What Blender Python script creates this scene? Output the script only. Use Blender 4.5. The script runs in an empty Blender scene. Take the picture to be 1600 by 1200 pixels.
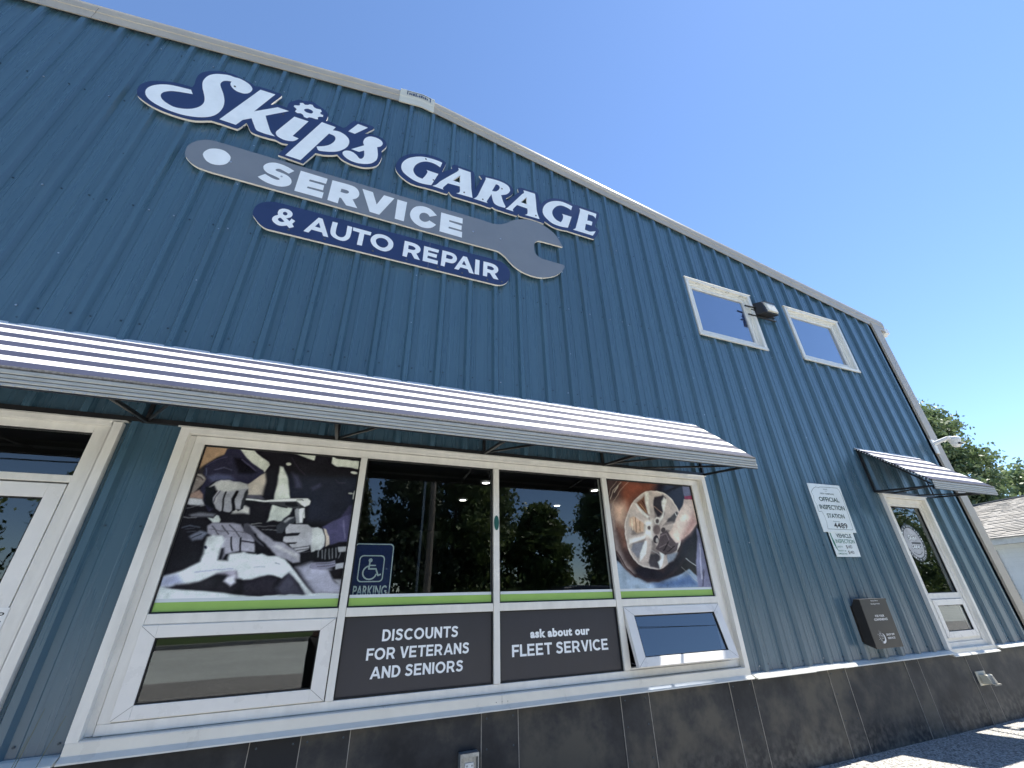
import bpy, bmesh, math, random
import numpy as np
from mathutils import Vector, Matrix, noise
from mathutils.geometry import tessellate_polygon

random.seed(7); rng = np.random.default_rng(7)
SC = bpy.context.scene
COL = SC.collection
R = math.radians

# ------------------------------------------------------------------ camera
D = 3.552            # camera distance to the wall (m)
EYE = 1.45
cam = bpy.data.cameras.new('camera'); cam_o = bpy.data.objects.new('camera', cam); COL.objects.link(cam_o)
cam.sensor_width = 36.0; cam.lens = 639.571/1600*36.0
cam.clip_start = 0.02; cam.clip_end = 2000
_r = Vector((0.9304323, -0.3658181, -0.0217429)); _u = Vector((-0.1492731, -0.4325153, 0.8891839)); _f = Vector((0.3346837, 0.8240798, 0.4570331))
cam_o.matrix_world = Matrix(((_r.x, _u.x, -_f.x, 0), (_r.y, _u.y, -_f.y, -D), (_r.z, _u.z, -_f.z, EYE), (0, 0, 0, 1)))
SC.camera = cam_o

# ------------------------------------------------------------------ world, sun, exposure
SUN_EL, SUN_AZ = 63.5, 89.95          # azimuth measured from +Y towards +X
w = bpy.data.worlds.new('World'); SC.world = w; w.use_nodes = True
wn = w.node_tree; bg = wn.nodes['Background']
sky = wn.nodes.new('ShaderNodeTexSky'); sky.sky_type = 'NISHITA'; sky.sun_disc = False
sky.sun_elevation = R(SUN_EL); sky.sun_rotation = R(SUN_AZ); sky.altitude = 1200
sky.air_density = 1.0; sky.dust_density = 0.05; sky.ozone_density = 3.0
wt = wn.nodes.new('ShaderNodeMix'); wt.data_type = 'RGBA'; wt.blend_type = 'MULTIPLY'; wt.inputs[0].default_value = 1; wt.inputs[7].default_value = (.91, .965, 1.03, 1)
wn.links.new(sky.outputs[0], wt.inputs[6]); wn.links.new(wt.outputs[2], bg.inputs[0]); bg.inputs[1].default_value = 0.096
sl = bpy.data.lights.new('sun', 'SUN'); sl.energy = 4.9; sl.angle = R(0.53); sl.color = (1.0, 0.955, 0.88)
so = bpy.data.objects.new('sun', sl); COL.objects.link(so)
sd = Vector((math.sin(R(SUN_AZ))*math.cos(R(SUN_EL)), math.cos(R(SUN_AZ))*math.cos(R(SUN_EL)), math.sin(R(SUN_EL))))
so.rotation_euler = sd.to_track_quat('Z', 'Y').to_euler(); so.location = sd*50
SC.view_settings.view_transform = 'Standard'; SC.view_settings.look = 'None'
SC.view_settings.exposure = 1.45; SC.view_settings.gamma = 1.0
SC.render.engine = 'CYCLES'
SC.cycles.max_bounces = 8; SC.cycles.transparent_max_bounces = 12; SC.cycles.glossy_bounces = 5

# ------------------------------------------------------------------ helpers
ORIG = {}
def P(x, z, y=0.0):
    """a point read on the wall plane (z above ground), moved to depth y along the sight line"""
    k = (D+y)/D
    return x*k, (z-EYE)*k+EYE
def lin(c):
    c = c/255.0
    return c/12.92 if c <= .04045 else ((c+.055)/1.055)**2.4
def rgb(r, g, b): return (lin(r), lin(g), lin(b), 1)

class NT:
    def __init__(s, name):
        s.m = bpy.data.materials.new(name); s.m.use_nodes = True; s.t = s.m.node_tree
        s.b = s.t.nodes['Principled BSDF']; s.out = s.t.nodes['Material Output']
    def n(s, typ, **k):
        a = s.t.nodes.new(typ)
        for q, v in k.items():
            if hasattr(a, q): setattr(a, q, v)
            else: a.inputs[q].default_value = v
        return a
    def l(s, a, b): s.t.links.new(a, b)
def coords(nt, scale=(1, 1, 1)):
    g = nt.n('ShaderNodeNewGeometry'); mp = nt.n('ShaderNodeMapping'); mp.inputs['Scale'].default_value = scale
    nt.l(g.outputs['Position'], mp.inputs[0]); return mp.outputs[0]
def mat(name, col, rough=.5, metal=0.0, var=0.0, vscale=3.0, vstretch=(1, 1, 1), bump=0.0, bscale=40.0, spec=.5, coat=0.0, col2=None, rvar=0.0, detail=6):
    nt = NT(name); b = nt.b
    b.inputs['Base Color'].default_value = col if len(col) == 4 else (*col, 1)
    b.inputs['Roughness'].default_value = rough; b.inputs['Metallic'].default_value = metal
    b.inputs['Specular IOR Level'].default_value = spec; b.inputs['Coat Weight'].default_value = coat; b.inputs['Coat Roughness'].default_value = .08
    if var or col2 or rvar:
        c = coords(nt, vstretch); nz = nt.n('ShaderNodeTexNoise'); nz.inputs['Scale'].default_value = vscale; nz.inputs['Detail'].default_value = detail; nz.inputs['Roughness'].default_value = .62
        nt.l(c, nz.inputs['Vector'])
        ra = nt.n('ShaderNodeMapRange'); ra.inputs[1].default_value = .3; ra.inputs[2].default_value = .7; nt.l(nz.outputs[0], ra.inputs[0])
        c3 = tuple(col)[:3]; cb = tuple(col2)[:3] if col2 else tuple(v*(1+var) for v in c3); ca = c3 if col2 else tuple(v*(1-var) for v in c3)
        mx = nt.n('ShaderNodeMix'); mx.data_type = 'RGBA'
        nt.l(ra.outputs[0], mx.inputs[0]); mx.inputs[6].default_value = (*ca, 1); mx.inputs[7].default_value = (*cb, 1)
        nt.l(mx.outputs[2], b.inputs['Base Color'])
        if rvar:
            rr = nt.n('ShaderNodeMapRange'); rr.inputs[1].default_value = .3; rr.inputs[2].default_value = .7; rr.inputs[3].default_value = max(0, rough-rvar); rr.inputs[4].default_value = min(1, rough+rvar)
            nt.l(nz.outputs[0], rr.inputs[0]); nt.l(rr.outputs[0], b.inputs['Roughness'])
    if bump:
        c = coords(nt, vstretch); nz = nt.n('ShaderNodeTexNoise'); nz.inputs['Scale'].default_value = bscale; nz.inputs['Detail'].default_value = 5
        nt.l(c, nz.inputs['Vector']); bp = nt.n('ShaderNodeBump'); bp.inputs['Strength'].default_value = bump; bp.inputs['Distance'].default_value = .01
        nt.l(nz.outputs[0], bp.inputs['Height']); nt.l(bp.outputs[0], b.inputs['Normal'])
    return nt.m

class MB:
    def __init__(s): s.v = []; s.f = []
    def add(s, vs, fs):
        o = len(s.v); s.v += [tuple(q) for q in vs]; s.f += [tuple(i+o for i in f) for f in fs]; return s
    def box(s, x0, x1, y0, y1, z0, z1):
        x0, x1 = sorted((x0, x1)); y0, y1 = sorted((y0, y1)); z0, z1 = sorted((z0, z1))
        return s.add([(x0, y0, z0), (x1, y0, z0), (x1, y1, z0), (x0, y1, z0), (x0, y0, z1), (x1, y0, z1), (x1, y1, z1), (x0, y1, z1)],
                     [(0, 3, 2, 1), (4, 5, 6, 7), (0, 1, 5, 4), (1, 2, 6, 5), (2, 3, 7, 6), (3, 0, 4, 7)])
    def hexa(s, p):   # 8 points: bottom 4 ccw, top 4 ccw
        return s.add(p, [(0, 3, 2, 1), (4, 5, 6, 7), (0, 1, 5, 4), (1, 2, 6, 5), (2, 3, 7, 6), (3, 0, 4, 7)])
    def prof_x(s, prof, x0, x1, caps=True):   # closed profile of (y,z) swept along x
        n = len(prof); s0 = [(x0, y, z) for y, z in prof]; s1 = [(x1, y, z) for y, z in prof]
        fs = [(i, (i+1) % n, n+(i+1) % n, n+i) for i in range(n)]
        if caps: fs += [tuple(range(n))[::-1], tuple(range(n, 2*n))]
        return s.add(s0+s1, fs)
    def tube(s, p, q, r, n=8, r2=None):
        p = Vector(p); q = Vector(q); d = (q-p).normalized(); a = d.orthogonal().normalized(); b = d.cross(a); r2 = r if r2 is None else r2
        vs = [p+(a*math.cos(t)+b*math.sin(t))*r for t in (2*math.pi*i/n for i in range(n))]+[q+(a*math.cos(t)+b*math.sin(t))*r2 for t in (2*math.pi*i/n for i in range(n))]
        return s.add(vs, [(i, (i+1) % n, n+(i+1) % n, n+i) for i in range(n)]+[tuple(range(n))[::-1], tuple(range(n, 2*n))])
    def path(s, pts, r, n=6):
        for a, b in zip(pts[:-1], pts[1:]): s.tube(a, b, r, n)
        return s
    def beam(s, p, q, wd, ht, up=(0, 0, 1)):
        p = Vector(p); q = Vector(q); d = (q-p).normalized(); sd_ = d.cross(Vector(up)).normalized(); u = sd_.cross(d)
        o = [(-1, -1), (1, -1), (1, 1), (-1, 1)]
        vs = [p+sd_*a*wd/2+u*b*ht/2 for a, b in o]+[q+sd_*a*wd/2+u*b*ht/2 for a, b in o]
        return s.add(vs, [(0, 3, 2, 1), (4, 5, 6, 7), (0, 1, 5, 4), (1, 2, 6, 5), (2, 3, 7, 6), (3, 0, 4, 7)])
    def poly(s, loops, y0, y1):
        """xz loops (first outer, rest holes) extruded from y0 (front, smaller) to y1"""
        allp = [p for L in loops for p in L]
        tr = tessellate_polygon([[Vector((x, z, 0)) for x, z in L] for L in loops])
        n = len(allp); vs = [(x, y0, z) for x, z in allp]; fs = []
        for t in tr:
            a, b, c = (allp[i] for i in t)
            ar = (b[0]-a[0])*(c[1]-a[1])-(c[0]-a[0])*(b[1]-a[1])
            if abs(ar) < 1e-12: continue
            fs.append(t if ar > 0 else t[::-1])          # normal towards -y for ccw in xz
        if y1 is not None:
            vs += [(x, y1, z) for x, z in allp]; fs += [tuple(i+n for i in f[::-1]) for f in list(fs)]
            o = 0
            for L in loops:
                m = len(L)
                ar = sum(L[i][0]*L[(i+1) % m][1]-L[(i+1) % m][0]*L[i][1] for i in range(m))
                for i in range(m):
                    a, b = o+i, o+(i+1) % m
                    fs.append((a, n+a, n+b, b) if ((ar > 0) == (L is loops[0])) else (a, b, n+b, n+a))
                o += m
        return s.add(vs, fs)
    def ring(s, cx, cz, rx, rz, y0, y1, n=32):
        return s.poly([[(cx+rx*math.cos(2*math.pi*i/n), cz+rz*math.sin(2*math.pi*i/n)) for i in range(n)]], y0, y1)
    def build(s, name, m=None, parent=None, smooth=False, kind=None, bevel=0.0):
        root = parent
        while root is not None and root.parent is not None: root = root.parent
        o3 = ORIG.get(root.name, (0, 0, 0)) if root is not None else (0, 0, 0)
        me = bpy.data.meshes.new(name); me.from_pydata([(v[0]-o3[0], v[1]-o3[1], v[2]-o3[2]) for v in s.v], [], s.f); me.validate(); me.update()
        if m: me.materials.append(m)
        if smooth: me.polygons.foreach_set('use_smooth', [True]*len(me.polygons))
        o = bpy.data.objects.new(name, me); COL.objects.link(o)
        if parent is not None: o.parent = parent
        if kind: o['kind'] = kind
        if bevel:
            bv = o.modifiers.new('bevel', 'BEVEL'); bv.width = bevel; bv.segments = 2; bv.limit_method = 'ANGLE'; bv.angle_limit = R(40)
        return o
def tag(o, label=None, cat=None, group=None, kind=None):
    if label: o['label'] = label
    if cat: o['category'] = cat
    if group: o['group'] = group
    if kind: o['kind'] = kind
    return o
def empty(name, loc, label=None, cat=None, group=None, kind=None):
    o = bpy.data.objects.new(name, None); COL.objects.link(o); o.location = loc; o.empty_display_size = .1
    ORIG[o.name] = tuple(loc); return tag(o, label, cat, group, kind)
def text_mesh(body, x0, x1, z0, z1, y, m, name, parent, off=0.02, rot=None, keep=False, space=1.0, thick=0.0012):
    c = bpy.data.curves.new('t', 'FONT'); c.body = body; c.offset = off; c.resolution_u = 3; c.space_character = space
    t = bpy.data.objects.new('t', c); COL.objects.link(t)
    dg = bpy.context.evaluated_depsgraph_get(); me = bpy.data.meshes.new_from_object(t.evaluated_get(dg))
    bpy.data.objects.remove(t); bpy.data.curves.remove(c)
    n = len(me.vertices); co = np.empty(n*3, np.float32); me.vertices.foreach_get('co', co); co = co.reshape(-1, 3)
    mn, mx = co.min(0), co.max(0); s_z = (z1-z0)/(mx[1]-mn[1]); s_x = (x1-x0)/(mx[0]-mn[0])
    px = (co[:, 0]-mn[0])*s_x+x0; pz = (co[:, 1]-mn[1])*s_z+z0
    if rot is not None:                        # rot = (angle, cx, cz)
        a, cx, cz = rot; dx = px-cx; dz = pz-cz; px = cx+dx*math.cos(a)-dz*math.sin(a); pz = cz+dx*math.sin(a)+dz*math.cos(a)
    mb = MB(); mb.v = [(float(a), y, float(b)) for a, b in zip(px, pz)]
    mb.f = [tuple(p.vertices) for p in me.polygons]
    bpy.data.meshes.remove(me)
    return mb.build(name, m, parent)
def loops(s): return [tuple(int(v)/1000 for v in q.split(',')) for q in s.split()]
# ------------------------------------------------------------------ traced outlines (metres*1000, x,z on the sign face)
TR = {
 'script_backing': [
  ['-2546,5971 -2555,5991 -2565,6017 -2572,6044 -2576,6070 -2578,6097 -2576,6122 -2572,6146 -2565,6169 -2556,6190 -2545,6210 -2533,6227 -2519,6244 -2501,6260 -2480,6274 -2457,6289 -2432,6303 -2406,6316 -2380,6328 -2356,6337 -2332,6344 -2308,6349 -2283,6353 -2258,6355 -2236,6357 -2222,6356 -2208,6355 -2197,6360 -2192,6376 -2191,6398 -2191,6420 -2193,6441 -2197,6461 -2200,6483 -2202,6506 -2205,6531 -2205,6555 -2204,6580 -2201,6604 -2196,6627 -2188,6647 -2180,6665 -2169,6682 -2155,6700 -2139,6718 -2122,6734 -2106,6748 -2090,6761 -2071,6773 -2049,6783 -2024,6793 -1998,6801 -1971,6806 -1944,6810 -1918,6810 -1898,6806 -1878,6800 -1857,6793 -1833,6788 -1808,6784 -1783,6777 -1760,6769 -1737,6759 -1718,6750 -1708,6743 -1698,6735 -1688,6732 -1679,6735 -1670,6743 -1660,6748 -1631,6752 -1594,6756 -1557,6758 -1520,6757 -1484,6756 -1456,6754 -1444,6754 -1433,6753 -1424,6749 -1419,6740 -1415,6728 -1415,6715 -1432,6656 -1457,6579 -1481,6503 -1457,6519 -1434,6536 -1412,6548 -1393,6550 -1375,6547 -1358,6544 -1346,6544 -1334,6545 -1322,6545 -1323,6565 -1324,6586 -1324,6605 -1323,6625 -1320,6643 -1315,6661 -1305,6678 -1291,6695 -1278,6712 -1265,6730 -1253,6747 -1239,6760 -1224,6766 -1209,6766 -1192,6769 -1174,6777 -1154,6788 -1134,6796 -1115,6802 -1097,6806 -1080,6806 -1065,6799 -1053,6789 -1039,6779 -1020,6770 -998,6761 -977,6752 -959,6742 -942,6731 -928,6717 -916,6698 -906,6677 -900,6655 -896,6634 -896,6612 -896,6592 -897,6575 -900,6559 -902,6543 -887,6547 -873,6550 -857,6551 -838,6548 -818,6542 -797,6536 -776,6532 -753,6528 -731,6525 -721,6522 -711,6520 -701,6523 -692,6534 -682,6552 -672,6572 -656,6615 -636,6667 -619,6707 -611,6719 -602,6726 -592,6729 -562,6733 -524,6735 -487,6737 -450,6738 -414,6739 -387,6737 -379,6729 -373,6717 -367,6704 -461,6548 -430,6561 -398,6574 -367,6583 -338,6586 -309,6585 -282,6579 -257,6569 -234,6555 -216,6539 -206,6524 -199,6506 -194,6486 -191,6466 -191,6445 -194,6422 -206,6392 -221,6358 -236,6324 -230,6294 -223,6265 -220,6234 -220,6200 -223,6165 -228,6132 -235,6101 -243,6073 -255,6046 -271,6023 -291,6002 -313,5984 -337,5967 -365,5952 -393,5941 -422,5934 -453,5931 -484,5930 -515,5931 -547,5935 -576,5940 -600,5948 -623,5958 -643,5969 -660,5984 -676,6000 -692,6017 -710,6004 -728,5990 -747,5978 -770,5966 -796,5954 -822,5944 -850,5937 -878,5932 -906,5928 -990,5699 -1239,5720 -1184,5936 -1205,5931 -1226,5925 -1247,5923 -1270,5928 -1292,5937 -1314,5943 -1334,5942 -1354,5939 -1375,5936 -1403,5935 -1434,5933 -1460,5933 -1478,5934 -1495,5935 -1510,5938 -1525,5942 -1538,5947 -1550,5954 -1561,5966 -1570,5980 -1578,5995 -1586,6010 -1594,6026 -1601,6039 -1607,6049 -1613,6057 -1619,6065 -1633,6024 -1646,5984 -1658,5954 -1663,5943 -1668,5934 -1675,5928 -1684,5926 -1694,5925 -1704,5926 -1729,5928 -1760,5930 -1793,5932 -1830,5933 -1869,5932 -1908,5932 -1924,5922 -1940,5913 -1957,5902 -1979,5888 -2004,5873 -2029,5860 -2054,5852 -2079,5847 -2107,5844 -2140,5841 -2177,5841 -2214,5842 -2252,5845 -2290,5849 -2325,5855 -2355,5862 -2384,5871 -2412,5882 -2439,5894 -2465,5908 -2486,5921 -2501,5931 -2515,5941 -2527,5950 -2534,5956 -2540,5962'],
 ],
 'script_letters': [
  ['-2191,6307 -2226,6303 -2260,6298 -2292,6294 -2320,6288 -2345,6283 -2370,6274 -2395,6263 -2418,6249 -2440,6233 -2460,6214 -2477,6193 -2491,6171 -2501,6150 -2509,6126 -2512,6103 -2512,6080 -2508,6057 -2502,6036 -2493,6015 -2481,5996 -2468,5979 -2452,5963 -2433,5949 -2413,5937 -2391,5925 -2366,5915 -2340,5906 -2312,5898 -2281,5892 -2249,5887 -2216,5884 -2181,5883 -2146,5885 -2111,5891 -2075,5900 -2043,5911 -2017,5923 -1992,5937 -1970,5952 -1950,5968 -1932,5986 -1917,6007 -1902,6032 -1890,6062 -1881,6092 -1875,6124 -1872,6156 -1871,6187 -1872,6218 -1875,6248 -1880,6277 -1886,6306 -1894,6333 -1903,6360 -1913,6385 -1923,6411 -1935,6437 -1951,6469 -1968,6503 -1981,6532 -1986,6548 -1990,6565 -1991,6582 -1989,6599 -1985,6615 -1979,6630 -1970,6641 -1960,6650 -1949,6658 -1936,6663 -1923,6667 -1909,6671 -1910,6654 -1910,6637 -1909,6621 -1903,6606 -1895,6592 -1886,6579 -1874,6566 -1860,6553 -1846,6543 -1831,6537 -1815,6532 -1799,6531 -1783,6531 -1766,6533 -1751,6538 -1738,6548 -1725,6560 -1716,6575 -1709,6595 -1704,6617 -1702,6637 -1702,6652 -1704,6666 -1708,6678 -1718,6694 -1730,6710 -1745,6725 -1761,6736 -1778,6746 -1797,6754 -1817,6761 -1838,6767 -1858,6770 -1872,6769 -1886,6765 -1900,6762 -1918,6763 -1938,6765 -1957,6764 -1976,6759 -1995,6751 -2014,6742 -2034,6732 -2054,6720 -2072,6706 -2089,6688 -2104,6668 -2117,6646 -2126,6621 -2133,6594 -2137,6566 -2139,6539 -2139,6512 -2136,6485 -2130,6457 -2122,6429 -2113,6401 -2102,6372 -2089,6343 -2078,6315 -2067,6288 -2057,6262 -2049,6237 -2044,6215 -2040,6194 -2039,6172 -2039,6151 -2042,6129 -2047,6108 -2055,6088 -2064,6068 -2076,6049 -2089,6032 -2103,6017 -2119,6004 -2137,5992 -2156,5981 -2177,5973 -2199,5966 -2222,5962 -2245,5962 -2268,5968 -2290,5977 -2311,5987 -2329,5997 -2346,6010 -2360,6023 -2370,6037 -2379,6053 -2385,6070 -2388,6085 -2389,6100 -2387,6114 -2382,6130 -2374,6146 -2363,6160 -2351,6173 -2336,6186 -2319,6196 -2301,6205 -2281,6213 -2259,6220 -2229,6229 -2195,6239 -2160,6248'],
  ['-1629,6700 -1479,6705 -1601,6288 -1407,6494 -1291,6492 -1484,6283 -1474,6259 -1465,6235 -1455,6210 -1432,6157 -1405,6093 -1380,6043 -1363,6021 -1346,6007 -1328,5992 -1359,5990 -1389,5988 -1417,5986 -1443,5987 -1467,5989 -1486,5992 -1496,5994 -1505,5998 -1513,6005 -1522,6018 -1531,6034 -1540,6053 -1556,6086 -1575,6126 -1594,6166 -1662,6093 -1698,5983 -1849,5989'],
  ['-1221,6426 -1072,6426 -1173,6090 -1109,6080 -1117,6061 -1125,6043 -1135,6027 -1146,6014 -1159,6003 -1174,5996 -1194,5989 -1218,5985 -1241,5984 -1264,5989 -1285,5997 -1303,6006 -1313,6015 -1322,6026 -1328,6038 -1332,6052 -1334,6068 -1332,6083 -1304,6172 -1263,6297'],
  ['-1218,6704 -1187,6724 -1162,6704 -1134,6717 -1114,6745 -1087,6748 -1066,6714 -1040,6705 -992,6715 -973,6688 -986,6660 -978,6632 -948,6625 -946,6594 -982,6575 -996,6556 -986,6521 -1012,6510 -1050,6512 -1080,6504 -1095,6475 -1130,6479 -1147,6513 -1173,6525 -1207,6507 -1233,6522 -1231,6543 -1225,6568 -1240,6589 -1262,6600 -1262,6631 -1215,6653 -1209,6674', '-1154,6605 -1153,6615 -1148,6626 -1142,6635 -1135,6642 -1125,6649 -1114,6653 -1102,6653 -1090,6651 -1079,6647 -1070,6641 -1063,6632 -1059,6623 -1058,6612 -1060,6600 -1065,6590 -1072,6583 -1082,6578 -1093,6575 -1106,6575 -1120,6576 -1132,6580 -1141,6587 -1150,6596'],
  ['-939,6491 -785,6485 -805,6410 -782,6417 -759,6423 -736,6426 -713,6422 -689,6413 -668,6402 -650,6388 -634,6372 -621,6354 -613,6337 -607,6318 -604,6296 -603,6270 -605,6241 -610,6212 -620,6185 -632,6157 -648,6132 -665,6107 -685,6084 -706,6064 -728,6047 -752,6034 -775,6021 -799,6011 -824,6002 -845,5995 -859,5990 -872,5986 -883,5986 -892,5993 -900,6004 -905,6015 -909,6024 -912,6034 -915,6044 -892,6057 -869,6070 -847,6085 -826,6104 -806,6126 -790,6149 -776,6175 -765,6202 -757,6228 -754,6247 -753,6267 -755,6284 -759,6299 -767,6312 -776,6321 -793,6326 -814,6329 -834,6331 -1024,5742 -1175,5748'],
  ['-559,6686 -441,6678 -567,6482 -643,6486'],
  ['-564,6186 -438,6326 -445,6343 -452,6360 -457,6378 -457,6400 -455,6423 -451,6444 -444,6464 -435,6482 -424,6498 -412,6512 -399,6523 -384,6532 -363,6538 -339,6541 -316,6540 -295,6535 -275,6526 -259,6514 -249,6502 -242,6486 -238,6468 -240,6448 -246,6427 -254,6408 -266,6394 -280,6383 -295,6371 -289,6348 -284,6326 -279,6301 -273,6268 -268,6231 -266,6197 -267,6169 -271,6143 -278,6118 -290,6093 -304,6069 -321,6048 -341,6030 -363,6015 -387,6002 -414,5992 -442,5983 -469,5978 -496,5977 -523,5979 -548,5984 -570,5992 -591,6004 -609,6016 -622,6029 -634,6043 -642,6058 -644,6072 -643,6087 -639,6100 -631,6113 -619,6125 -606,6134 -589,6140 -569,6144 -550,6142 -531,6136 -512,6124 -496,6112 -481,6095 -469,6078 -457,6067 -446,6066 -436,6072 -427,6082 -420,6099 -415,6120 -414,6143 -416,6171 -421,6202 -426,6234 -476,6180'],
 ],
 'garage_backing': [
  ['-45,6105 -48,6132 -47,6161 -42,6191 -36,6228 -26,6267 -12,6306 7,6343 30,6379 57,6412 86,6440 119,6466 154,6489 190,6510 226,6527 264,6542 302,6552 340,6560 379,6563 420,6564 462,6560 498,6553 523,6544 545,6529 560,6513 562,6498 559,6479 554,6458 545,6414 532,6360 520,6307 645,6437 641,6454 637,6471 638,6488 648,6506 662,6523 679,6535 698,6538 718,6536 740,6533 790,6532 851,6531 900,6527 918,6524 934,6515 945,6497 952,6460 954,6412 957,6360 960,6304 962,6245 965,6186 1054,6432 1017,6480 1032,6495 1046,6510 1062,6522 1079,6526 1097,6527 1116,6528 1157,6533 1207,6539 1255,6542 1298,6543 1339,6540 1377,6534 1412,6521 1445,6504 1471,6485 1487,6467 1500,6446 1507,6423 1510,6397 1508,6370 1501,6341 1486,6310 1466,6279 1447,6253 1431,6235 1416,6220 1400,6206 1403,6145 1593,6409 1586,6435 1580,6461 1581,6483 1594,6500 1614,6513 1635,6521 1664,6525 1698,6526 1734,6526 1771,6531 1810,6536 1843,6536 1863,6532 1879,6522 1891,6504 1898,6466 1900,6417 1904,6376 1910,6351 1920,6330 1930,6322 1943,6337 1957,6366 1975,6394 2000,6422 2029,6452 2061,6479 2095,6502 2130,6523 2168,6540 2210,6553 2254,6563 2296,6569 2335,6572 2371,6571 2402,6567 2425,6558 2444,6546 2463,6539 2481,6540 2499,6545 2518,6548 2577,6549 2653,6548 2725,6547 2788,6549 2849,6552 2892,6548 2902,6536 2904,6515 2901,6490 2890,6451 2872,6405 2855,6362 2840,6328 2824,6296 2809,6264 2800,6243 2791,6222 2790,6204 2803,6192 2824,6182 2840,6171 2847,6157 2849,6140 2844,6120 2816,6068 2777,6000 2738,5934 2590,5934 2445,5934 2340,5935 2326,5935 2313,5937 2300,5938 2263,5931 2226,5924 2189,5920 2152,5920 2114,5922 2081,5928 2052,5937 2027,5948 2005,5960 1989,5968 1975,5976 1960,5985 1956,5967 1952,5948 1946,5936 1935,5933 1922,5936 1907,5939 1866,5942 1811,5944 1755,5946 1695,5943 1632,5939 1587,5938 1579,5944 1574,5956 1570,5968 1563,5952 1557,5937 1550,5926 1542,5922 1532,5923 1522,5924 1485,5923 1435,5922 1386,5922 1338,5923 1291,5924 1252,5926 1233,5931 1216,5939 1199,5946 1191,5935 1183,5923 1173,5917 1136,5917 1087,5921 1034,5924 924,5922 794,5919 697,5919 682,5921 668,5927 656,5936 644,5949 634,5965 625,5982 617,5961 610,5940 599,5928 558,5924 504,5926 454,5927 414,5926 377,5925 343,5923 314,5920 286,5916 258,5913 225,5912 191,5913 157,5918 123,5931 90,5948 61,5966 35,5985 13,6006 -6,6028 -23,6052 -36,6078', '756,6353 664,6213 759,6211', '1705,6354 1613,6217 1701,6210'],
 ],
 'garage_letters': [
  ['510,6488 491,6387 468,6398 445,6409 422,6417 400,6421 377,6422 355,6421 334,6417 312,6410 291,6401 270,6386 249,6369 230,6350 214,6329 199,6307 188,6284 178,6260 171,6235 166,6211 164,6190 164,6169 167,6150 173,6133 181,6116 191,6102 202,6089 215,6079 229,6072 246,6067 266,6065 285,6062 294,6083 303,6103 312,6124 321,6149 329,6175 335,6196 337,6208 338,6219 336,6228 333,6236 328,6243 323,6250 474,6246 401,5998 364,5989 327,5981 292,5976 259,5975 228,5978 197,5985 164,5998 130,6015 100,6033 78,6049 57,6068 41,6088 30,6110 22,6134 18,6161 18,6190 21,6221 29,6252 42,6284 59,6317 79,6347 101,6373 126,6396 152,6417 179,6437 207,6454 237,6469 268,6480 301,6488 334,6494 368,6498 402,6500 433,6500 460,6498 485,6493'],
  ['724,6492 896,6486 900,6416 904,6346 907,6285 909,6243 910,6203 913,6162 919,6112 926,6057 934,6002 719,5994 732,6003 745,6012 756,6023 761,6037 764,6053 765,6070 764,6091 762,6116 760,6141 605,6130 586,6094 566,6059 552,6032 549,6023 546,6014 546,6005 548,5998 551,5992 555,5986 417,5993 432,6007 448,6021 462,6039 476,6063 490,6091 506,6120 563,6201 640,6308 719,6418 725,6432 731,6445 734,6458 733,6470 729,6481', '756,6353 664,6213 759,6211'],
  ['1108,6484 1158,6491 1209,6498 1255,6502 1292,6504 1326,6502 1358,6498 1386,6491 1412,6481 1432,6467 1446,6448 1455,6424 1460,6401 1460,6382 1456,6363 1449,6344 1436,6321 1420,6298 1401,6277 1378,6260 1352,6245 1327,6231 1335,6194 1343,6157 1353,6123 1364,6091 1376,6062 1388,6033 1378,6004 1351,6002 1323,6000 1297,6000 1274,6004 1252,6011 1235,6022 1223,6039 1215,6060 1208,6084 1202,6116 1196,6152 1190,6188 1171,6139 1152,6091 1137,6053 1132,6040 1127,6028 1124,6017 1127,6008 1132,6000 1138,5992 947,5994 958,6006 970,6019 981,6033 990,6049 998,6067 1006,6087 1033,6181 1070,6312 1108,6445', '1254,6417 1267,6417 1280,6418 1291,6414 1300,6405 1307,6393 1310,6377 1307,6358 1300,6337 1291,6317 1280,6299 1268,6283 1254,6270 1237,6262 1218,6258 1199,6253'],
  ['1663,6483 1840,6488 1843,6434 1845,6382 1847,6325 1847,6262 1848,6195 1851,6134 1859,6085 1871,6041 1882,5997 1668,5990 1680,6000 1693,6009 1702,6023 1707,6043 1709,6067 1710,6088 1710,6103 1708,6117 1707,6131 1556,6136 1534,6100 1513,6064 1498,6036 1494,6027 1493,6018 1492,6009 1494,6002 1498,5995 1501,5988 1387,5990 1400,6004 1412,6019 1424,6036 1488,6140 1574,6282 1640,6391 1652,6405 1664,6418 1671,6431 1671,6448 1667,6466', '1705,6354 1613,6217 1701,6210'],
  ['2439,6487 2411,6392 2390,6403 2369,6413 2346,6421 2319,6425 2290,6428 2263,6426 2240,6419 2219,6409 2198,6395 2178,6378 2160,6357 2142,6334 2126,6308 2111,6280 2100,6251 2094,6224 2092,6197 2094,6172 2101,6148 2112,6126 2124,6107 2139,6094 2156,6083 2172,6076 2187,6072 2202,6070 2216,6068 2230,6095 2243,6121 2254,6147 2260,6172 2264,6196 2265,6216 2262,6229 2258,6239 2252,6250 2405,6253 2322,6002 2282,5994 2243,5986 2204,5982 2164,5981 2123,5984 2086,5991 2054,6005 2026,6024 2001,6045 1981,6066 1964,6089 1952,6113 1945,6135 1941,6158 1942,6185 1946,6217 1955,6252 1968,6286 1986,6321 2009,6356 2035,6387 2064,6415 2097,6441 2132,6463 2170,6482 2210,6497 2249,6507 2286,6511 2321,6509 2354,6505 2384,6500 2411,6494'],
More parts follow.
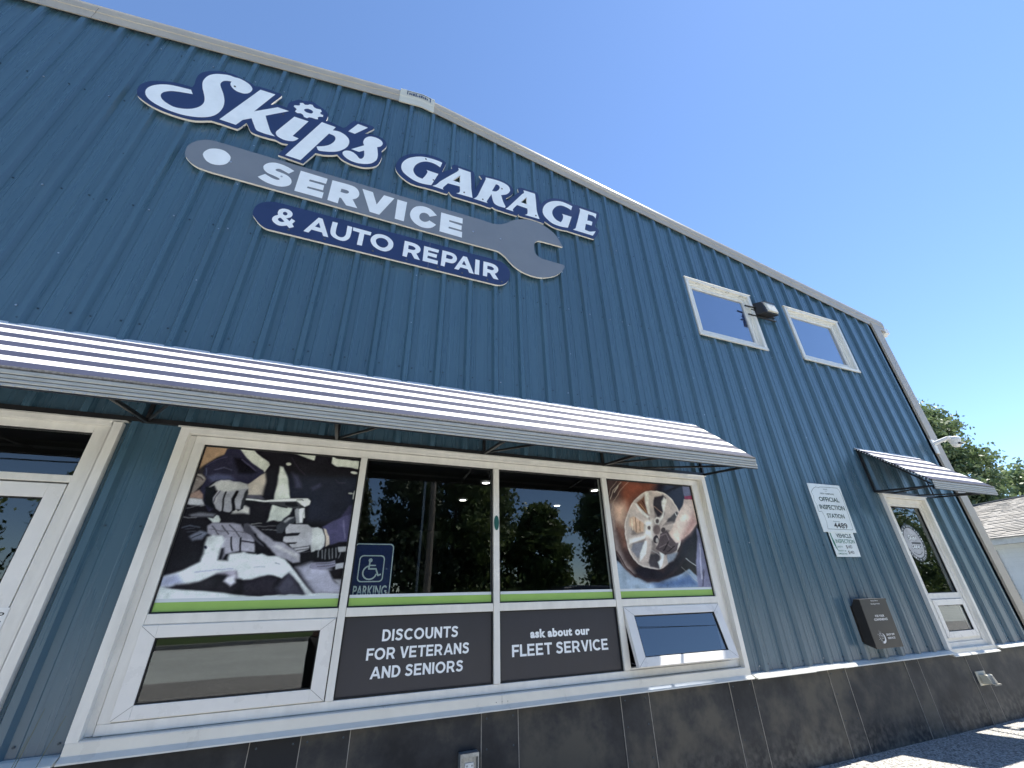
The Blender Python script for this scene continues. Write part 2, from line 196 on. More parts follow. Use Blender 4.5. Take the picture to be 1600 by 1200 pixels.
  ['2561,6498 2851,6497 2824,6390 2813,6405 2802,6420 2787,6429 2762,6432 2730,6429 2699,6427 2668,6281 2684,6285 2700,6290 2715,6293 2729,6293 2742,6291 2756,6289 2731,6204 2634,6202 2601,6072 2626,6068 2652,6064 2676,6062 2694,6067 2713,6075 2731,6084 2750,6092 2769,6101 2788,6110 2726,5999 2402,5996 2419,6011 2436,6026 2449,6045 2486,6163 2532,6322 2566,6446 2568,6466 2564,6482'],
 ],
 'wrench_backing': [
  ['-1975,5365 -1978,5377 -1979,5389 -1980,5402 -1982,5421 -1984,5444 -1983,5466 -1977,5491 -1968,5518 -1956,5542 -1943,5563 -1929,5582 -1912,5598 -1895,5613 -1876,5626 -1857,5635 -1838,5641 -1819,5645 -1798,5647 -1774,5648 -1747,5648 -1720,5648 872,5651 928,5651 985,5651 1038,5651 1084,5649 1127,5646 1165,5644 1196,5645 1224,5648 1251,5652 1275,5658 1297,5666 1321,5677 1347,5693 1374,5712 1401,5732 1425,5755 1449,5779 1474,5802 1500,5823 1528,5842 1557,5860 1590,5876 1626,5890 1660,5901 1691,5910 1722,5917 1754,5921 1791,5922 1831,5921 1868,5917 1900,5910 1930,5900 1962,5887 1996,5871 2031,5852 2064,5829 2093,5802 2120,5770 2144,5733 2166,5690 2185,5643 2205,5596 2076,5591 1950,5587 1858,5581 1841,5576 1824,5565 1810,5552 1798,5536 1787,5516 1780,5495 1775,5470 1773,5442 1774,5414 1775,5388 1779,5362 1785,5340 1795,5323 1809,5310 1824,5298 1840,5288 1858,5280 1876,5272 1950,5272 2025,5272 2087,5271 2126,5270 2163,5269 2190,5266 2198,5262 2202,5254 2202,5242 2194,5220 2179,5192 2162,5164 2141,5135 2117,5104 2090,5077 2061,5052 2029,5030 1994,5010 1953,4989 1908,4970 1866,4955 1827,4946 1790,4941 1751,4940 1708,4942 1664,4948 1623,4956 1587,4967 1554,4980 1522,4997 1493,5016 1465,5039 1440,5063 1416,5087 1395,5113 1374,5135 1354,5152 1334,5166 1316,5178 1299,5187 1283,5194 1266,5198 1247,5200 1228,5199 1208,5199 885,5194 -1714,5206 -1733,5208 -1751,5210 -1769,5212 -1787,5214 -1805,5215 -1824,5219 -1844,5226 -1864,5235 -1884,5246 -1902,5260 -1918,5275 -1932,5289 -1943,5300 -1952,5311 -1960,5323 -1967,5337 -1971,5351'],
 ],
 'service_letters': [
  ['-1840,5412 -1841,5428 -1840,5444 -1836,5460 -1830,5477 -1822,5494 -1812,5509 -1799,5521 -1785,5531 -1770,5539 -1753,5545 -1735,5549 -1717,5550 -1700,5548 -1684,5543 -1669,5535 -1653,5523 -1639,5509 -1627,5495 -1621,5483 -1617,5470 -1615,5455 -1614,5438 -1615,5420 -1618,5403 -1623,5386 -1630,5370 -1640,5356 -1652,5344 -1666,5334 -1681,5325 -1698,5319 -1715,5315 -1732,5314 -1749,5316 -1765,5322 -1780,5329 -1793,5339 -1805,5351 -1816,5365 -1826,5380 -1834,5396'],
  ['-1047,5547 -1087,5486 -1103,5492 -1119,5498 -1135,5504 -1150,5509 -1165,5515 -1179,5517 -1189,5514 -1199,5509 -1206,5503 -1210,5498 -1212,5492 -1213,5486 -1210,5480 -1205,5475 -1199,5472 -1189,5470 -1176,5469 -1161,5467 -1141,5464 -1118,5459 -1097,5452 -1081,5443 -1067,5432 -1056,5420 -1048,5407 -1042,5392 -1038,5376 -1037,5360 -1039,5344 -1044,5328 -1052,5313 -1064,5300 -1076,5288 -1089,5279 -1103,5271 -1118,5265 -1135,5261 -1152,5258 -1170,5258 -1194,5259 -1220,5263 -1244,5267 -1265,5274 -1285,5282 -1302,5290 -1315,5298 -1326,5306 -1338,5314 -1287,5382 -1270,5375 -1254,5367 -1239,5360 -1224,5354 -1209,5350 -1196,5347 -1184,5346 -1172,5346 -1163,5348 -1156,5352 -1150,5358 -1148,5364 -1150,5370 -1156,5376 -1163,5380 -1177,5385 -1195,5390 -1213,5395 -1232,5399 -1252,5402 -1269,5408 -1284,5417 -1298,5428 -1309,5440 -1317,5454 -1322,5469 -1325,5484 -1324,5498 -1320,5512 -1315,5524 -1307,5538 -1296,5552 -1284,5564 -1269,5574 -1253,5583 -1235,5589 -1216,5592 -1195,5592 -1174,5591 -1152,5588 -1130,5582 -1108,5576 -1088,5568 -1067,5557'],
  ['-990,5581 -721,5577 -722,5494 -884,5490 -886,5460 -736,5461 -733,5383 -884,5377 -886,5350 -722,5351 -722,5260 -990,5261'],
  ['-670,5578 -610,5580 -550,5583 -500,5583 -470,5581 -443,5576 -421,5565 -403,5549 -389,5527 -380,5506 -375,5486 -375,5466 -377,5447 -382,5431 -389,5416 -397,5403 -407,5392 -419,5383 -431,5374 -366,5260 -480,5257 -545,5347 -563,5344 -563,5252 -669,5260', '-564,5487 -550,5489 -536,5490 -523,5490 -512,5490 -501,5488 -492,5484 -487,5480 -484,5473 -482,5465 -482,5457 -485,5449 -490,5442 -496,5437 -505,5434 -514,5433 -529,5432 -547,5433 -565,5434'],
  ['-355,5580 -241,5576 -178,5398 -118,5580 -2,5577 -132,5254 -235,5258'],
  ['34,5574 144,5575 137,5257 35,5259'],
  ['501,5500 420,5447 411,5460 402,5472 392,5482 378,5486 363,5487 349,5485 336,5478 323,5468 313,5455 306,5439 302,5420 301,5402 303,5385 308,5368 317,5355 329,5345 345,5339 360,5337 375,5341 389,5350 401,5359 408,5366 414,5375 420,5384 502,5343 490,5324 478,5306 465,5289 448,5274 429,5262 408,5252 385,5246 360,5243 334,5244 308,5251 281,5263 257,5278 237,5298 219,5321 206,5346 198,5371 194,5397 195,5424 200,5453 209,5482 221,5508 236,5530 254,5550 275,5565 298,5577 324,5584 350,5587 376,5587 402,5582 428,5571 453,5551 477,5525'],
  ['550,5572 817,5575 818,5488 654,5484 654,5456 810,5448 808,5374 653,5374 652,5344 818,5345 817,5252 547,5256'],
 ],
 'capsule_backing': [
  ['-1260,4792 -1264,4809 -1267,4829 -1268,4851 -1267,4874 -1264,4900 -1257,4923 -1248,4944 -1235,4964 -1220,4981 -1202,4996 -1181,5008 -1160,5018 -1142,5025 -1124,5030 -1107,5035 1208,5042 1245,5040 1282,5037 1314,5032 1336,5024 1355,5013 1372,4999 1389,4983 1404,4964 1416,4942 1423,4918 1427,4891 1427,4865 1425,4839 1420,4814 1413,4791 1406,4770 1396,4751 1384,4733 1367,4714 1347,4696 1327,4682 1308,4673 1290,4667 1271,4663 1250,4660 1229,4660 1208,4659 -1037,4657 -1056,4656 -1074,4656 -1092,4656 -1108,4658 -1123,4662 -1138,4668 -1156,4678 -1174,4691 -1190,4705 -1207,4722 -1222,4740 -1235,4757 -1244,4768 -1253,4778'],
 ],
 'repair_letters': [
  ['-1019,4974 -1006,4975 -991,4975 -978,4973 -966,4966 -955,4958 -946,4948 -941,4938 -938,4926 -937,4915 -938,4904 -941,4894 -945,4884 -951,4875 -959,4868 -966,4862 -972,4858 -978,4856 -984,4855 -945,4825 -935,4865 -898,4846 -916,4800 -894,4764 -929,4735 -957,4761 -967,4754 -977,4748 -988,4742 -1001,4738 -1017,4736 -1032,4737 -1045,4741 -1058,4749 -1070,4757 -1079,4766 -1087,4777 -1093,4788 -1095,4800 -1095,4813 -1092,4824 -1089,4834 -1084,4842 -1078,4850 -1072,4856 -1064,4862 -1057,4868 -1060,4878 -1064,4888 -1066,4899 -1066,4911 -1065,4925 -1063,4937 -1058,4946 -1052,4954 -1045,4961 -1037,4967 -1028,4971', '-1021,4903 -1022,4910 -1022,4918 -1020,4925 -1016,4930 -1011,4934 -1005,4935 -998,4933 -990,4929 -985,4923 -982,4916 -981,4908 -982,4901 -984,4896 -988,4891 -992,4888 -999,4886 -1006,4887 -1012,4889 -1016,4892 -1019,4897', '-1047,4811 -1048,4817 -1046,4823 -1042,4828 -1039,4834 -1034,4839 -1028,4839 -1016,4831 -1001,4817 -986,4804 -992,4798 -997,4793 -1003,4790 -1011,4788 -1021,4789 -1029,4791 -1036,4796 -1043,4804'],
  ['-704,4973 -666,4971 -572,4742 -620,4742 -639,4785 -738,4788 -756,4739 -803,4742', '-688,4908 -714,4838 -662,4838'],
  ['-568,4969 -518,4970 -518,4930 -519,4891 -518,4858 -517,4839 -514,4821 -509,4807 -499,4796 -487,4788 -474,4783 -462,4782 -449,4786 -438,4792 -430,4802 -424,4816 -419,4831 -418,4848 -418,4867 -418,4887 -419,4912 -420,4939 -421,4967 -373,4965 -372,4924 -371,4883 -372,4849 -373,4828 -376,4808 -382,4790 -392,4773 -404,4758 -419,4747 -434,4741 -450,4739 -467,4740 -487,4744 -508,4751 -526,4759 -539,4770 -551,4782 -559,4797 -564,4813 -567,4830 -568,4849 -569,4883 -568,4926'],
  ['-363,4966 -177,4962 -180,4913 -244,4911 -245,4740 -295,4739 -292,4915 -360,4919'],
  ['-172,4848 -172,4869 -168,4890 -160,4909 -149,4927 -136,4943 -120,4955 -102,4964 -82,4969 -61,4970 -40,4969 -18,4964 2,4955 20,4943 38,4927 51,4911 58,4894 62,4876 63,4858 62,4839 59,4820 52,4802 43,4785 31,4769 17,4756 2,4746 -15,4740 -34,4738 -53,4739 -74,4744 -94,4751 -113,4761 -130,4773 -145,4788 -157,4807 -167,4827', '-119,4858 -119,4869 -116,4880 -111,4890 -103,4899 -93,4908 -81,4915 -68,4919 -55,4921 -42,4920 -30,4917 -19,4911 -9,4903 -1,4893 6,4881 10,4867 11,4853 8,4837 3,4822 -5,4810 -15,4798 -26,4790 -39,4786 -53,4786 -66,4788 -79,4794 -91,4802 -102,4813 -110,4827 -116,4843'],
  ['176,4966 212,4966 248,4966 278,4964 297,4960 315,4953 329,4944 341,4932 350,4919 355,4904 356,4887 353,4869 347,4853 338,4842 326,4832 315,4823 360,4742 301,4743 260,4813 225,4811 218,4738 172,4741', '222,4917 238,4918 254,4918 268,4917 280,4912 291,4906 298,4898 300,4891 300,4882 296,4874 290,4868 282,4864 273,4861 258,4859 241,4858 223,4858'],
  ['391,4964 560,4961 555,4916 442,4917 440,4885 543,4884 539,4832 441,4836 439,4799 557,4795 555,4742 390,4742'],
  ['600,4970 638,4971 677,4971 709,4968 727,4964 742,4956 755,4945 764,4930 770,4914 772,4896 770,4878 764,4858 756,4842 744,4829 731,4819 716,4812 694,4809 668,4809 642,4809 635,4738 591,4740', '649,4923 666,4924 682,4925 696,4924 707,4921 716,4916 723,4909 725,4901 723,4892 720,4884 714,4876 707,4870 698,4867 683,4865 664,4866 645,4866'],
  ['844,4965 890,4964 978,4735 923,4737 903,4783 818,4785 797,4740 747,4741', '857,4898 833,4833 887,4831'],
  ['993,4965 1044,4964 1040,4740 986,4739'],
  ['1092,4966 1130,4967 1168,4967 1200,4965 1220,4961 1238,4954 1252,4945 1264,4933 1272,4918 1276,4903 1277,4887 1274,4870 1268,4855 1258,4842 1245,4830 1232,4819 1279,4740 1216,4740 1172,4810 1141,4810 1137,4745 1086,4744', '1142,4914 1160,4915 1177,4916 1192,4916 1203,4912 1213,4906 1220,4900 1222,4891 1221,4882 1218,4874 1211,4868 1202,4863 1192,4861 1176,4860 1157,4862 1138,4863'],
 ],
}
POSTER_MECHANIC = '''
p 165,125,95 3 -10,1011 158,995 136,959 128,929 89,906 39,845 13,796 -14,776
p 45,40,48 6 10,805 42,836 52,781 13,715 0,670
p 125,112,112 2 11,720 9,778 39,776 75,747 79,729 22,641 2,636
l 60,50,55 0.005517 15,760 41,753 60,737
l 185,180,180 0.004828 10,771 38,767 61,746
l 185,180,180 0.004138 13,742 29,734
p 150,115,105 3 14,645 58,674 91,641 93,606 4,618
p 190,190,205 2 11,617 89,606 118,560 96,553 11,576
p 180,165,155 4 305,727 349,787 394,809 412,744 413,666 379,650 330,651
p 26,27,44 10 508,814 1022,825 1039,498 704,486 708,646 583,648
p 52,52,82 6 552,832 597,811 640,728 605,725
p 48,48,78 6 697,731 745,769 757,745 712,713
l 40,38,62 0.006897 845,801 871,778 914,779
l 38,30,46 0.006897 535,945 587,865 639,825
p 195,200,195 2 475,869 495,866 535,787 584,644 608,576 604,535 575,507 483,473 482,588 485,633
p 195,200,195 2 490,495 500,575 606,560 578,516 559,479 542,476
p 190,185,185 3 267,542 321,575 354,559 362,520 268,520
p 35,33,60 1 133,971 208,974 284,910 379,827 386,813 351,777 309,728 262,738 217,739 158,744 115,727 108,700 133,697 145,636 165,541 148,523 110,564 87,641 61,674 76,742 45,781 42,836 83,886 128,929
p 14,12,22 5 184,915 246,907 322,841 339,814 309,798 241,797 208,860
l 58,54,90 0.008966 231,905 276,876 333,828
l 52,50,84 0.007586 50,846 93,892 146,916
l 66,66,104 0.008966 105,813 150,836 198,821
p 60,64,104 5 75,760 126,787 201,780 233,750 157,746 112,727
l 70,80,120 0.004828 52,823 67,764
p 18,20,28 3 88,694 133,697 169,537 110,564
p 192,194,186 1 137,988 282,991 348,936 404,895 412,874 388,814 378,832 306,879 258,922 209,971
p 195,198,190 1 481,992 669,994 680,982 682,939
p 195,198,190 1 796,981 824,968 873,967 992,968 994,903 839,899 821,905 797,926
p 200,200,190 1 539,894 538,889 534,884 528,881 521,880 514,882 509,886 507,891 507,896 511,901 517,904 524,905 531,903 536,899
p 215,215,210 1 985,871 983,866 976,862 965,859 953,858 942,859 934,862 930,866 932,871 939,875 950,878 962,879 974,878 982,875
p 170,170,168 1 980,706 978,703 973,701 965,699 956,699 948,699 942,701 940,704 942,707 947,709 955,711 963,712 972,711 977,709
p 190,190,190 1 982,729 995,730 995,666 978,665
p 45,42,75 3 943,574 963,613 999,634 1018,498 913,494
p 62,58,100 2 820,452 879,497 961,538 998,556 1006,358 926,346 873,325 856,401
l 85,80,125 0.01046 942,499 965,373
p 70,68,85 2 326,651 406,661 432,637 383,628 324,626
p 24,24,30 1 313,612 539,614 578,611 580,579 485,595 390,599 321,573
p 218,218,222 1 321,624 535,635 580,641 584,623 538,617 327,612
p 55,55,62 1 459,630 545,642 610,650 690,654 709,637 711,605 686,585 624,575 555,590 464,603
p 210,210,212 1 459,630 545,641 690,653 711,633 711,606 684,588 650,611 626,628 537,621 461,616
p 25,25,30 1 558,617 624,621 645,592 615,586 561,599
l 30,30,34 0.004138 625,637 660,641 669,635
p 40,40,46 1 678,591 677,588 674,585 668,583 661,582 655,584 650,586 648,590 649,593 653,596 658,598 665,599 671,597 676,595
p 130,130,138 1 634,577 684,579 694,508 645,506
p 228,228,230 1 662,577 681,578 690,508 666,507
p 40,40,48 1 646,576 654,576 663,506 653,506
p 130,130,140 1 627,571 682,574 684,474 645,472
p 215,215,220 1 652,572 677,574 681,479 665,478
p 146,144,158 1 110,691 133,729 158,744 201,747 225,738 262,738 302,727 325,697 314,655 309,610 303,544 287,547 263,546 255,531 229,536 211,539 202,530 177,546 154,584 145,622 162,668 133,704
p 180,177,180 3 113,693 158,742 226,734 302,725 322,696 277,689 206,662 154,672 133,704
l 20,18,25 0.008966 206,662 202,613 214,537
l 20,18,25 0.01724 265,670 254,620 271,546
l 70,65,85 0.005517 176,669 157,623 157,588
l 170,165,175 0.006897 166,624 163,576
p 40,40,48 1 320,696 333,670 322,602 320,549 294,532 282,549 304,544 302,610
p 48,50,62 1 535,443 559,479 580,506 614,518 642,503 632,472 606,466 591,430 575,396 542,398
p 150,150,160 2 569,475 598,509 633,516 605,493 579,467
p 168,165,178 1 606,466 719,467 750,450 792,451 822,437 842,391 845,324 819,289 775,278 761,333 758,298 696,270 653,311 632,331 588,354 587,379 604,385 592,409 592,435
p 192,194,197 2 756,443 792,451 822,437 842,391 841,324 814,289 777,281 764,373
p 30,28,36 1 593,394 635,407 682,409 674,391 604,382
p 30,28,36 1 612,343 682,346 671,334 627,333
l 60,58,70 0.005632 655,304 758,323
l 60,58,70 0.005632 675,287 762,304
l 60,58,70 0.005632 696,270 765,283
p 200,180,165 1 829,442 847,432 866,386 870,330 849,314 846,386
l 25,22,30 0.003621 823,445 843,391 846,319
p 95,95,110 3 41,502 97,515 184,513 180,492 62,487
l 130,128,140 0.00431 11,490 47,481 88,483
l 90,88,100 0.005172 4,547 111,563
p 128,124,145 2 159,439 183,463 284,463 331,453 373,404 424,398 441,317 264,360 168,388
l 20,18,25 0.003879 233,447 283,391
l 20,18,25 0.003879 273,451 348,375
l 20,18,25 0.003879 184,440 231,390
l 60,56,70 0.003017 173,419 364,404
p 150,146,168 2 261,373 432,359 450,277 369,286 287,265 280,225 254,225 258,314
l 15,14,22 0.007759 305,371 321,285
l 15,14,22 0.008621 357,367 366,286
l 40,36,50 0.009483 368,347 436,341
p 30,28,38 3 260,304 278,305 280,225 256,225
p 95,100,125 3 79,361 126,402 170,393 148,347 101,336
l 60,65,85 0.007759 30,419 67,436 121,422
l 70,75,95 0.003448 49,410 97,417
l 70,75,95 0.003448 62,390 106,397
l 20,20,28 0.00431 98,351 139,382
p 190,195,195 1 145,485 178,484 191,508 204,504 219,483 217,465 179,461
p 60,58,72 1 348,457 372,462 505,377 506,309 469,328 405,389 358,412
p 15,14,20 1 420,395 436,400 525,324 520,304 497,314
p 140,136,156 2 382,455 418,444 532,353 594,345 654,306 709,263 718,210 673,205 634,229 569,252 524,304 450,376
p 178,174,184 4 534,319 562,329 688,268 707,248 705,224 625,277
l 200,198,200 0.003219 394,458 457,461
l 170,168,178 0.002414 414,444 531,443
l 170,168,178 0.002414 465,426 541,413
p 22,22,28 1 796,289 998,317 1000,231 899,220 764,239
l 118,120,132 0.006035 814,294 820,244
l 118,120,132 0.006035 833,294 845,240
l 118,120,132 0.006035 853,299 861,240
l 118,120,132 0.006035 873,302 886,242
l 118,120,132 0.006035 894,305 903,245
l 118,120,132 0.006035 915,308 928,245
l 118,120,132 0.004828 937,311 950,270 945,240
p 150,150,160 1 924,313 1002,322 1002,286 937,278
p 150,148,175 8 700,176 788,205 907,171 940,104 993,56 1001,1 840,5
p 25,22,28 3 899,162 1023,171 1030,55 954,75 919,123
p 115,112,140 1 788,205 925,230 934,191 840,164 780,172
l 50,46,62 0.003219 816,200 925,218
l 50,46,62 0.003219 823,183 927,201
p 165,165,180 1 931,205 1017,211 1022,176 937,170
p 150,148,165 3 938,101 1032,105 1038,64 969,61
p 197,202,210 3 173,368 198,384 251,380 269,350 257,299 256,225 306,223 304,265 342,270 392,279 418,261 461,267 502,118 430,111 385,119 372,157 273,148 203,102 151,86 89,83 15,59 9,122 78,154 126,182 174,215 178,264 170,328
p 140,145,185 8 5,122 84,145 125,94 82,80 14,64
l 150,150,185 0.006897 164,158 268,170 347,172
p 150,140,165 5 273,148 366,167 389,119 356,119 317,138
l 20,24,50 0.01293 177,310 181,303
p 197,202,210 2 380,279 454,260 493,270 527,252 592,247 625,229 669,181 724,120 777,64 834,3 788,4 731,78 664,139 633,105 587,123 545,124 485,115 417,111
l 120,120,145 0.004023 466,184 524,182
l 90,90,115 0.004023 578,207 603,200
p 30,26,36 7 89,83 174,91 248,118 270,110 269,50 177,47 87,62
p 205,200,222 4 330,119 369,133 383,90 359,67 319,96
p 30,26,36 6 300,89 331,79 360,62 396,90 409,71 369,25 296,40
p 34,30,42 6 427,102 545,125 607,107 591,62 643,7 436,12
p 60,58,78 7 664,139 792,4 643,7 614,53
p 192,200,207 2 1,68 176,51 343,30 518,6 534,-71 6,-54
p 192,200,207 1 432,11 1009,9 1023,-84 450,-66
'''
POSTER_WHEEL = '''
p 130,150,180 2 -2,234 134,115 282,63 446,70 624,112 764,165 858,75 819,-65 -44,-46
p 60,90,150 12 332,46 559,78 753,120 825,39 818,13 390,11
p 120,55,40 3 -17,1012 680,1023 579,899 246,757 144,617 116,448 122,287 38,287 -35,647
p 60,42,44 3 -17,1012 680,1023 754,910 830,757 866,606 850,447 791,313 680,201 545,113 399,53 280,51 153,107 54,192 -1,304 -19,463 -14,648 -15,792
p 28,25,38 10 577,1005 764,954 868,759 886,586 847,389 786,294 650,174 444,62 251,64 140,149 255,201 463,148 679,293 769,465 754,702 664,842 532,906
p 135,60,40 22 172,995 550,992 481,893 353,844 246,757 187,676 133,751
p 215,165,140 26 33,746 167,753 170,637 132,541 59,557 16,630
p 130,80,65 20 56,538 126,504 134,358 91,358
p 132,112,112 8 -5,744 33,746 29,501 51,375 83,243 168,132 134,115 55,200 1,321 -14,463
l 185,165,150 0.00652 167,964 63,876 17,784
l 160,135,125 0.004657 123,971 31,883 -2,802
l 170,140,125 0.004657 249,975 155,892 47,766 19,649 29,501
l 205,190,175 0.008382 133,931 71,856
l 60,40,45 0.01118 10,312 83,183 173,98
p 205,190,185 1 778,527 750,448 710,373 659,306 600,250 536,207 469,177 401,162 337,162 278,177 225,206 182,248 149,301 128,363 121,433 126,507 145,584 178,659 223,730 279,793 343,845 414,883 487,905 559,910 626,897 685,866 733,818 768,757 787,686 790,608
p 168,150,146 2 763,527 737,450 698,378 650,314 593,260 531,218 467,189 403,175 341,175 284,189 234,217 192,257 161,308 141,368 134,436 139,508 158,581 189,654 233,722 286,783 348,833 415,869 485,891 554,895 618,882 675,852 721,807 754,748 772,680 775,604
p 120,105,105 4 732,483 711,422 679,365 638,314 589,271 536,237 481,214 424,202 370,202 320,214 276,236 239,268 211,309 193,358 186,411 190,468 206,527 233,584 270,638 316,685 369,724 426,752 486,768 545,772 601,761 650,738 690,702 719,657 736,603 740,544
p 110,60,42 3 305,770 406,842 420,767 416,657 380,680 331,722
l 200,140,90 0.007451 338,762 393,686
l 60,30,25 0.009314 367,794 411,716
p 42,33,42 3 511,833 620,865 661,831 593,685 512,642 481,720
l 130,95,85 0.01118 497,740 568,684
p 62,56,62 3 704,751 774,683 707,605 604,601
l 200,195,195 0.01118 712,731 738,661
p 190,150,125 4 194,619 272,651 360,606 338,491 253,479 187,543
l 120,80,60 0.008382 263,631 249,489
l 215,190,165 0.009314 220,610 213,506
l 130,85,60 0.007451 313,624 295,499
p 105,105,122 3 202,382 321,403 284,325 233,253 167,332
p 60,55,65 3 360,290 471,313 430,174 338,179 325,254
l 150,140,145 0.009314 378,326 449,291
p 130,140,165 4 540,291 672,311 608,237 532,206
p 178,158,154 2 420,884 531,901 492,770 475,630 509,573 602,675 605,797 664,842 757,713 613,616 552,555 769,612 759,523 544,516 527,440 542,201 436,174 453,309 412,437 335,218 239,227 344,435 137,376 136,467 194,459 353,482 378,549 229,659 173,656 282,769 389,666 420,589
p 218,210,206 3 419,878 455,881 430,668 407,666 399,806
p 216,212,210 3 630,845 659,819 624,747 572,644 508,568 496,592 583,694 593,796
p 210,205,205 3 280,759 298,760 389,666 420,647 405,627 343,664
p 214,210,208 3 157,431 350,463 333,435 147,377
p 210,212,214 2 329,412 351,412 316,289 245,231 256,289
p 208,214,220 2 454,313 502,300 490,246 436,174 415,236 466,264
p 230,225,222 8 374,587 447,610 412,437 340,473
p 205,195,192 1 432,535 425,520 413,507 398,500 383,500 371,506 364,518 363,533 369,548 381,560 396,567 412,568 424,561 432,550
p 90,75,78 1 417,533 413,525 407,518 400,514 392,514 386,517 382,524 382,532 386,541 392,547 399,551 407,552 413,548 417,542
p 205,195,192 1 537,607 529,590 517,576 501,568 485,567 473,574 466,588 466,604 473,622 486,636 501,644 517,645 530,638 537,624
p 80,66,70 1 519,603 515,592 508,584 500,579 491,579 485,583 481,591 481,601 485,611 492,620 501,625 509,625 516,621 519,613
p 105,85,88 3 522,517 513,496 498,479 479,470 461,469 446,478 438,494 438,515 447,536 462,553 480,563 499,564 514,555 522,538
p 70,58,64 1 576,517 571,506 562,497 552,492 541,492 533,496 528,505 528,516 533,527 542,536 552,541 563,541 571,537 576,528
p 50,42,50 1 482,429 476,414 464,401 450,394 436,394 424,400 418,412 418,428 424,443 436,456 450,463 464,464 476,457 482,445
p 165,155,155 1 476,420 472,410 466,402 458,398 451,397 446,402 443,409 443,419 447,429 453,437 461,441 468,441 473,437 476,429
p 78,64,72 1 416,345 473,401 512,477 590,513 632,442 698,396 671,330 588,301 516,287 461,318
l 120,100,108 0.01118 508,458 582,479 604,422
l 120,100,108 0.009314 463,355 561,384 622,348
l 40,32,38 0.009314 502,328 588,403
l 40,32,38 0.009314 546,319 650,367
p 30,28,38 2 846,525 963,569 858,183 752,256 835,389
p 105,105,145 3 958,549 974,539 997,-25 812,-30 851,202
l 150,148,180 0.01676 945,391 882,74
l 70,68,100 0.01304 929,156 876,12
l 185,185,190 0.00652 747,258 848,191
l 165,160,160 0.004657 676,183 823,53
p 205,175,165 2 870,843 979,841 984,692 969,589 848,486 735,425 675,396 642,433 610,489 674,569 779,703 848,779
p 165,115,110 12 944,711 971,599 848,486 734,420 843,565
p 225,200,190 12 725,581 868,759 870,667 735,522
p 90,90,125 2 873,1010 1025,1016 982,877 879,863
p 152,30,62 1 879,874 989,880 981,837 879,844
'''
# ------------------------------------------------------------------ materials
M = {}
def make_cladding():
    nt = NT('blue_steel_cladding'); b = nt.b
    c = coords(nt, (1, 1, .25)); n1 = nt.n('ShaderNodeTexNoise'); n1.inputs['Scale'].default_value = 1.6; n1.inputs['Detail'].default_value = 5; nt.l(c, n1.inputs['Vector'])
    mx = nt.n('ShaderNodeMix'); mx.data_type = 'RGBA'; mx.inputs[6].default_value = (.040, .092, .135, 1); mx.inputs[7].default_value = (.055, .116, .162, 1); nt.l(n1.outputs[0], mx.inputs[0])
    # faint chalky run-down streaks
    c2 = coords(nt, (9, 9, .5)); n2 = nt.n('ShaderNodeTexNoise'); n2.inputs['Scale'].default_value = 2.4; n2.inputs['Detail'].default_value = 7; nt.l(c2, n2.inputs['Vector'])
    r2 = nt.n('ShaderNodeMapRange'); r2.inputs[1].default_value = .48; r2.inputs[2].default_value = .85; r2.inputs[4].default_value = .20; nt.l(n2.outputs[0], r2.inputs[0])
    m2 = nt.n('ShaderNodeMix'); m2.data_type = 'RGBA'; nt.l(r2.outputs[0], m2.inputs[0]); nt.l(mx.outputs[2], m2.inputs[6]); m2.inputs[7].default_value = (.085, .14, .18, 1)
    oi = nt.n('ShaderNodeObjectInfo'); ro = nt.n('ShaderNodeMapRange'); ro.inputs[3].default_value = .93; ro.inputs[4].default_value = 1.07; nt.l(oi.outputs['Random'], ro.inputs[0])
    m4 = nt.n('ShaderNodeMix'); m4.data_type = 'RGBA'; m4.blend_type = 'MULTIPLY'; m4.inputs[0].default_value = 1; nt.l(m2.outputs[2], m4.inputs[6]); nt.l(ro.outputs[0], m4.inputs[7])
    nt.l(m4.outputs[2], b.inputs['Base Color'])
    b.inputs['Roughness'].default_value = .38; b.inputs['Specular IOR Level'].default_value = .8
    c3 = coords(nt, (1, 1, .35)); n3 = nt.n('ShaderNodeTexNoise'); n3.inputs['Scale'].default_value = 3.0; n3.inputs['Detail'].default_value = 2; nt.l(c3, n3.inputs['Vector'])
    bp = nt.n('ShaderNodeBump'); bp.inputs['Strength'].default_value = .35; bp.inputs['Distance'].default_value = .012; nt.l(n3.outputs[0], bp.inputs['Height']); nt.l(bp.outputs[0], b.inputs['Normal'])
    r3 = nt.n('ShaderNodeMapRange'); r3.inputs[3].default_value = .20; r3.inputs[4].default_value = .38; nt.l(n2.outputs[0], r3.inputs[0]); nt.l(r3.outputs[0], b.inputs['Roughness'])
    return nt.m
M['clad'] = make_cladding()
M['trim'] = mat('taupe_painted_trim', (.42, .37, .30), .42, var=.10, vscale=2.5, rvar=.08, bump=.10, bscale=60)
M['frame'] = mat('white_window_frame', (.76, .74, .685), .38, var=.09, vscale=3, vstretch=(3, 3, 1), rvar=.08)
M['frame2'] = mat('white_vinyl_sash', (.78, .76, .72), .30, var=.04, vscale=6, rvar=.06)
M['gasket'] = mat('black_rubber_gasket', (.012, .012, .012), .6)
M['flash'] = mat('pale_sill_flashing', (.72, .70, .63), .33, var=.07, vscale=4, rvar=.1)
M['white'] = mat('bright_white_paint', (.80, .80, .78), .42, var=.04, vscale=7, bump=.04, bscale=120)
M['cream'] = mat('cream_foam_board_edge', (.82, .78, .70), .6, var=.08, vscale=30)
M['navy'] = mat('navy_sign_face', (.019, .036, .110), .42, var=.14, vscale=4, rvar=.1, spec=.5)
M['grey'] = mat('grey_sign_face', (.185, .205, .235), .45, var=.06, vscale=4, rvar=.1)
M['letter'] = mat('white_sign_lettering', (.84, .87, .89), .42, var=.05, vscale=7)
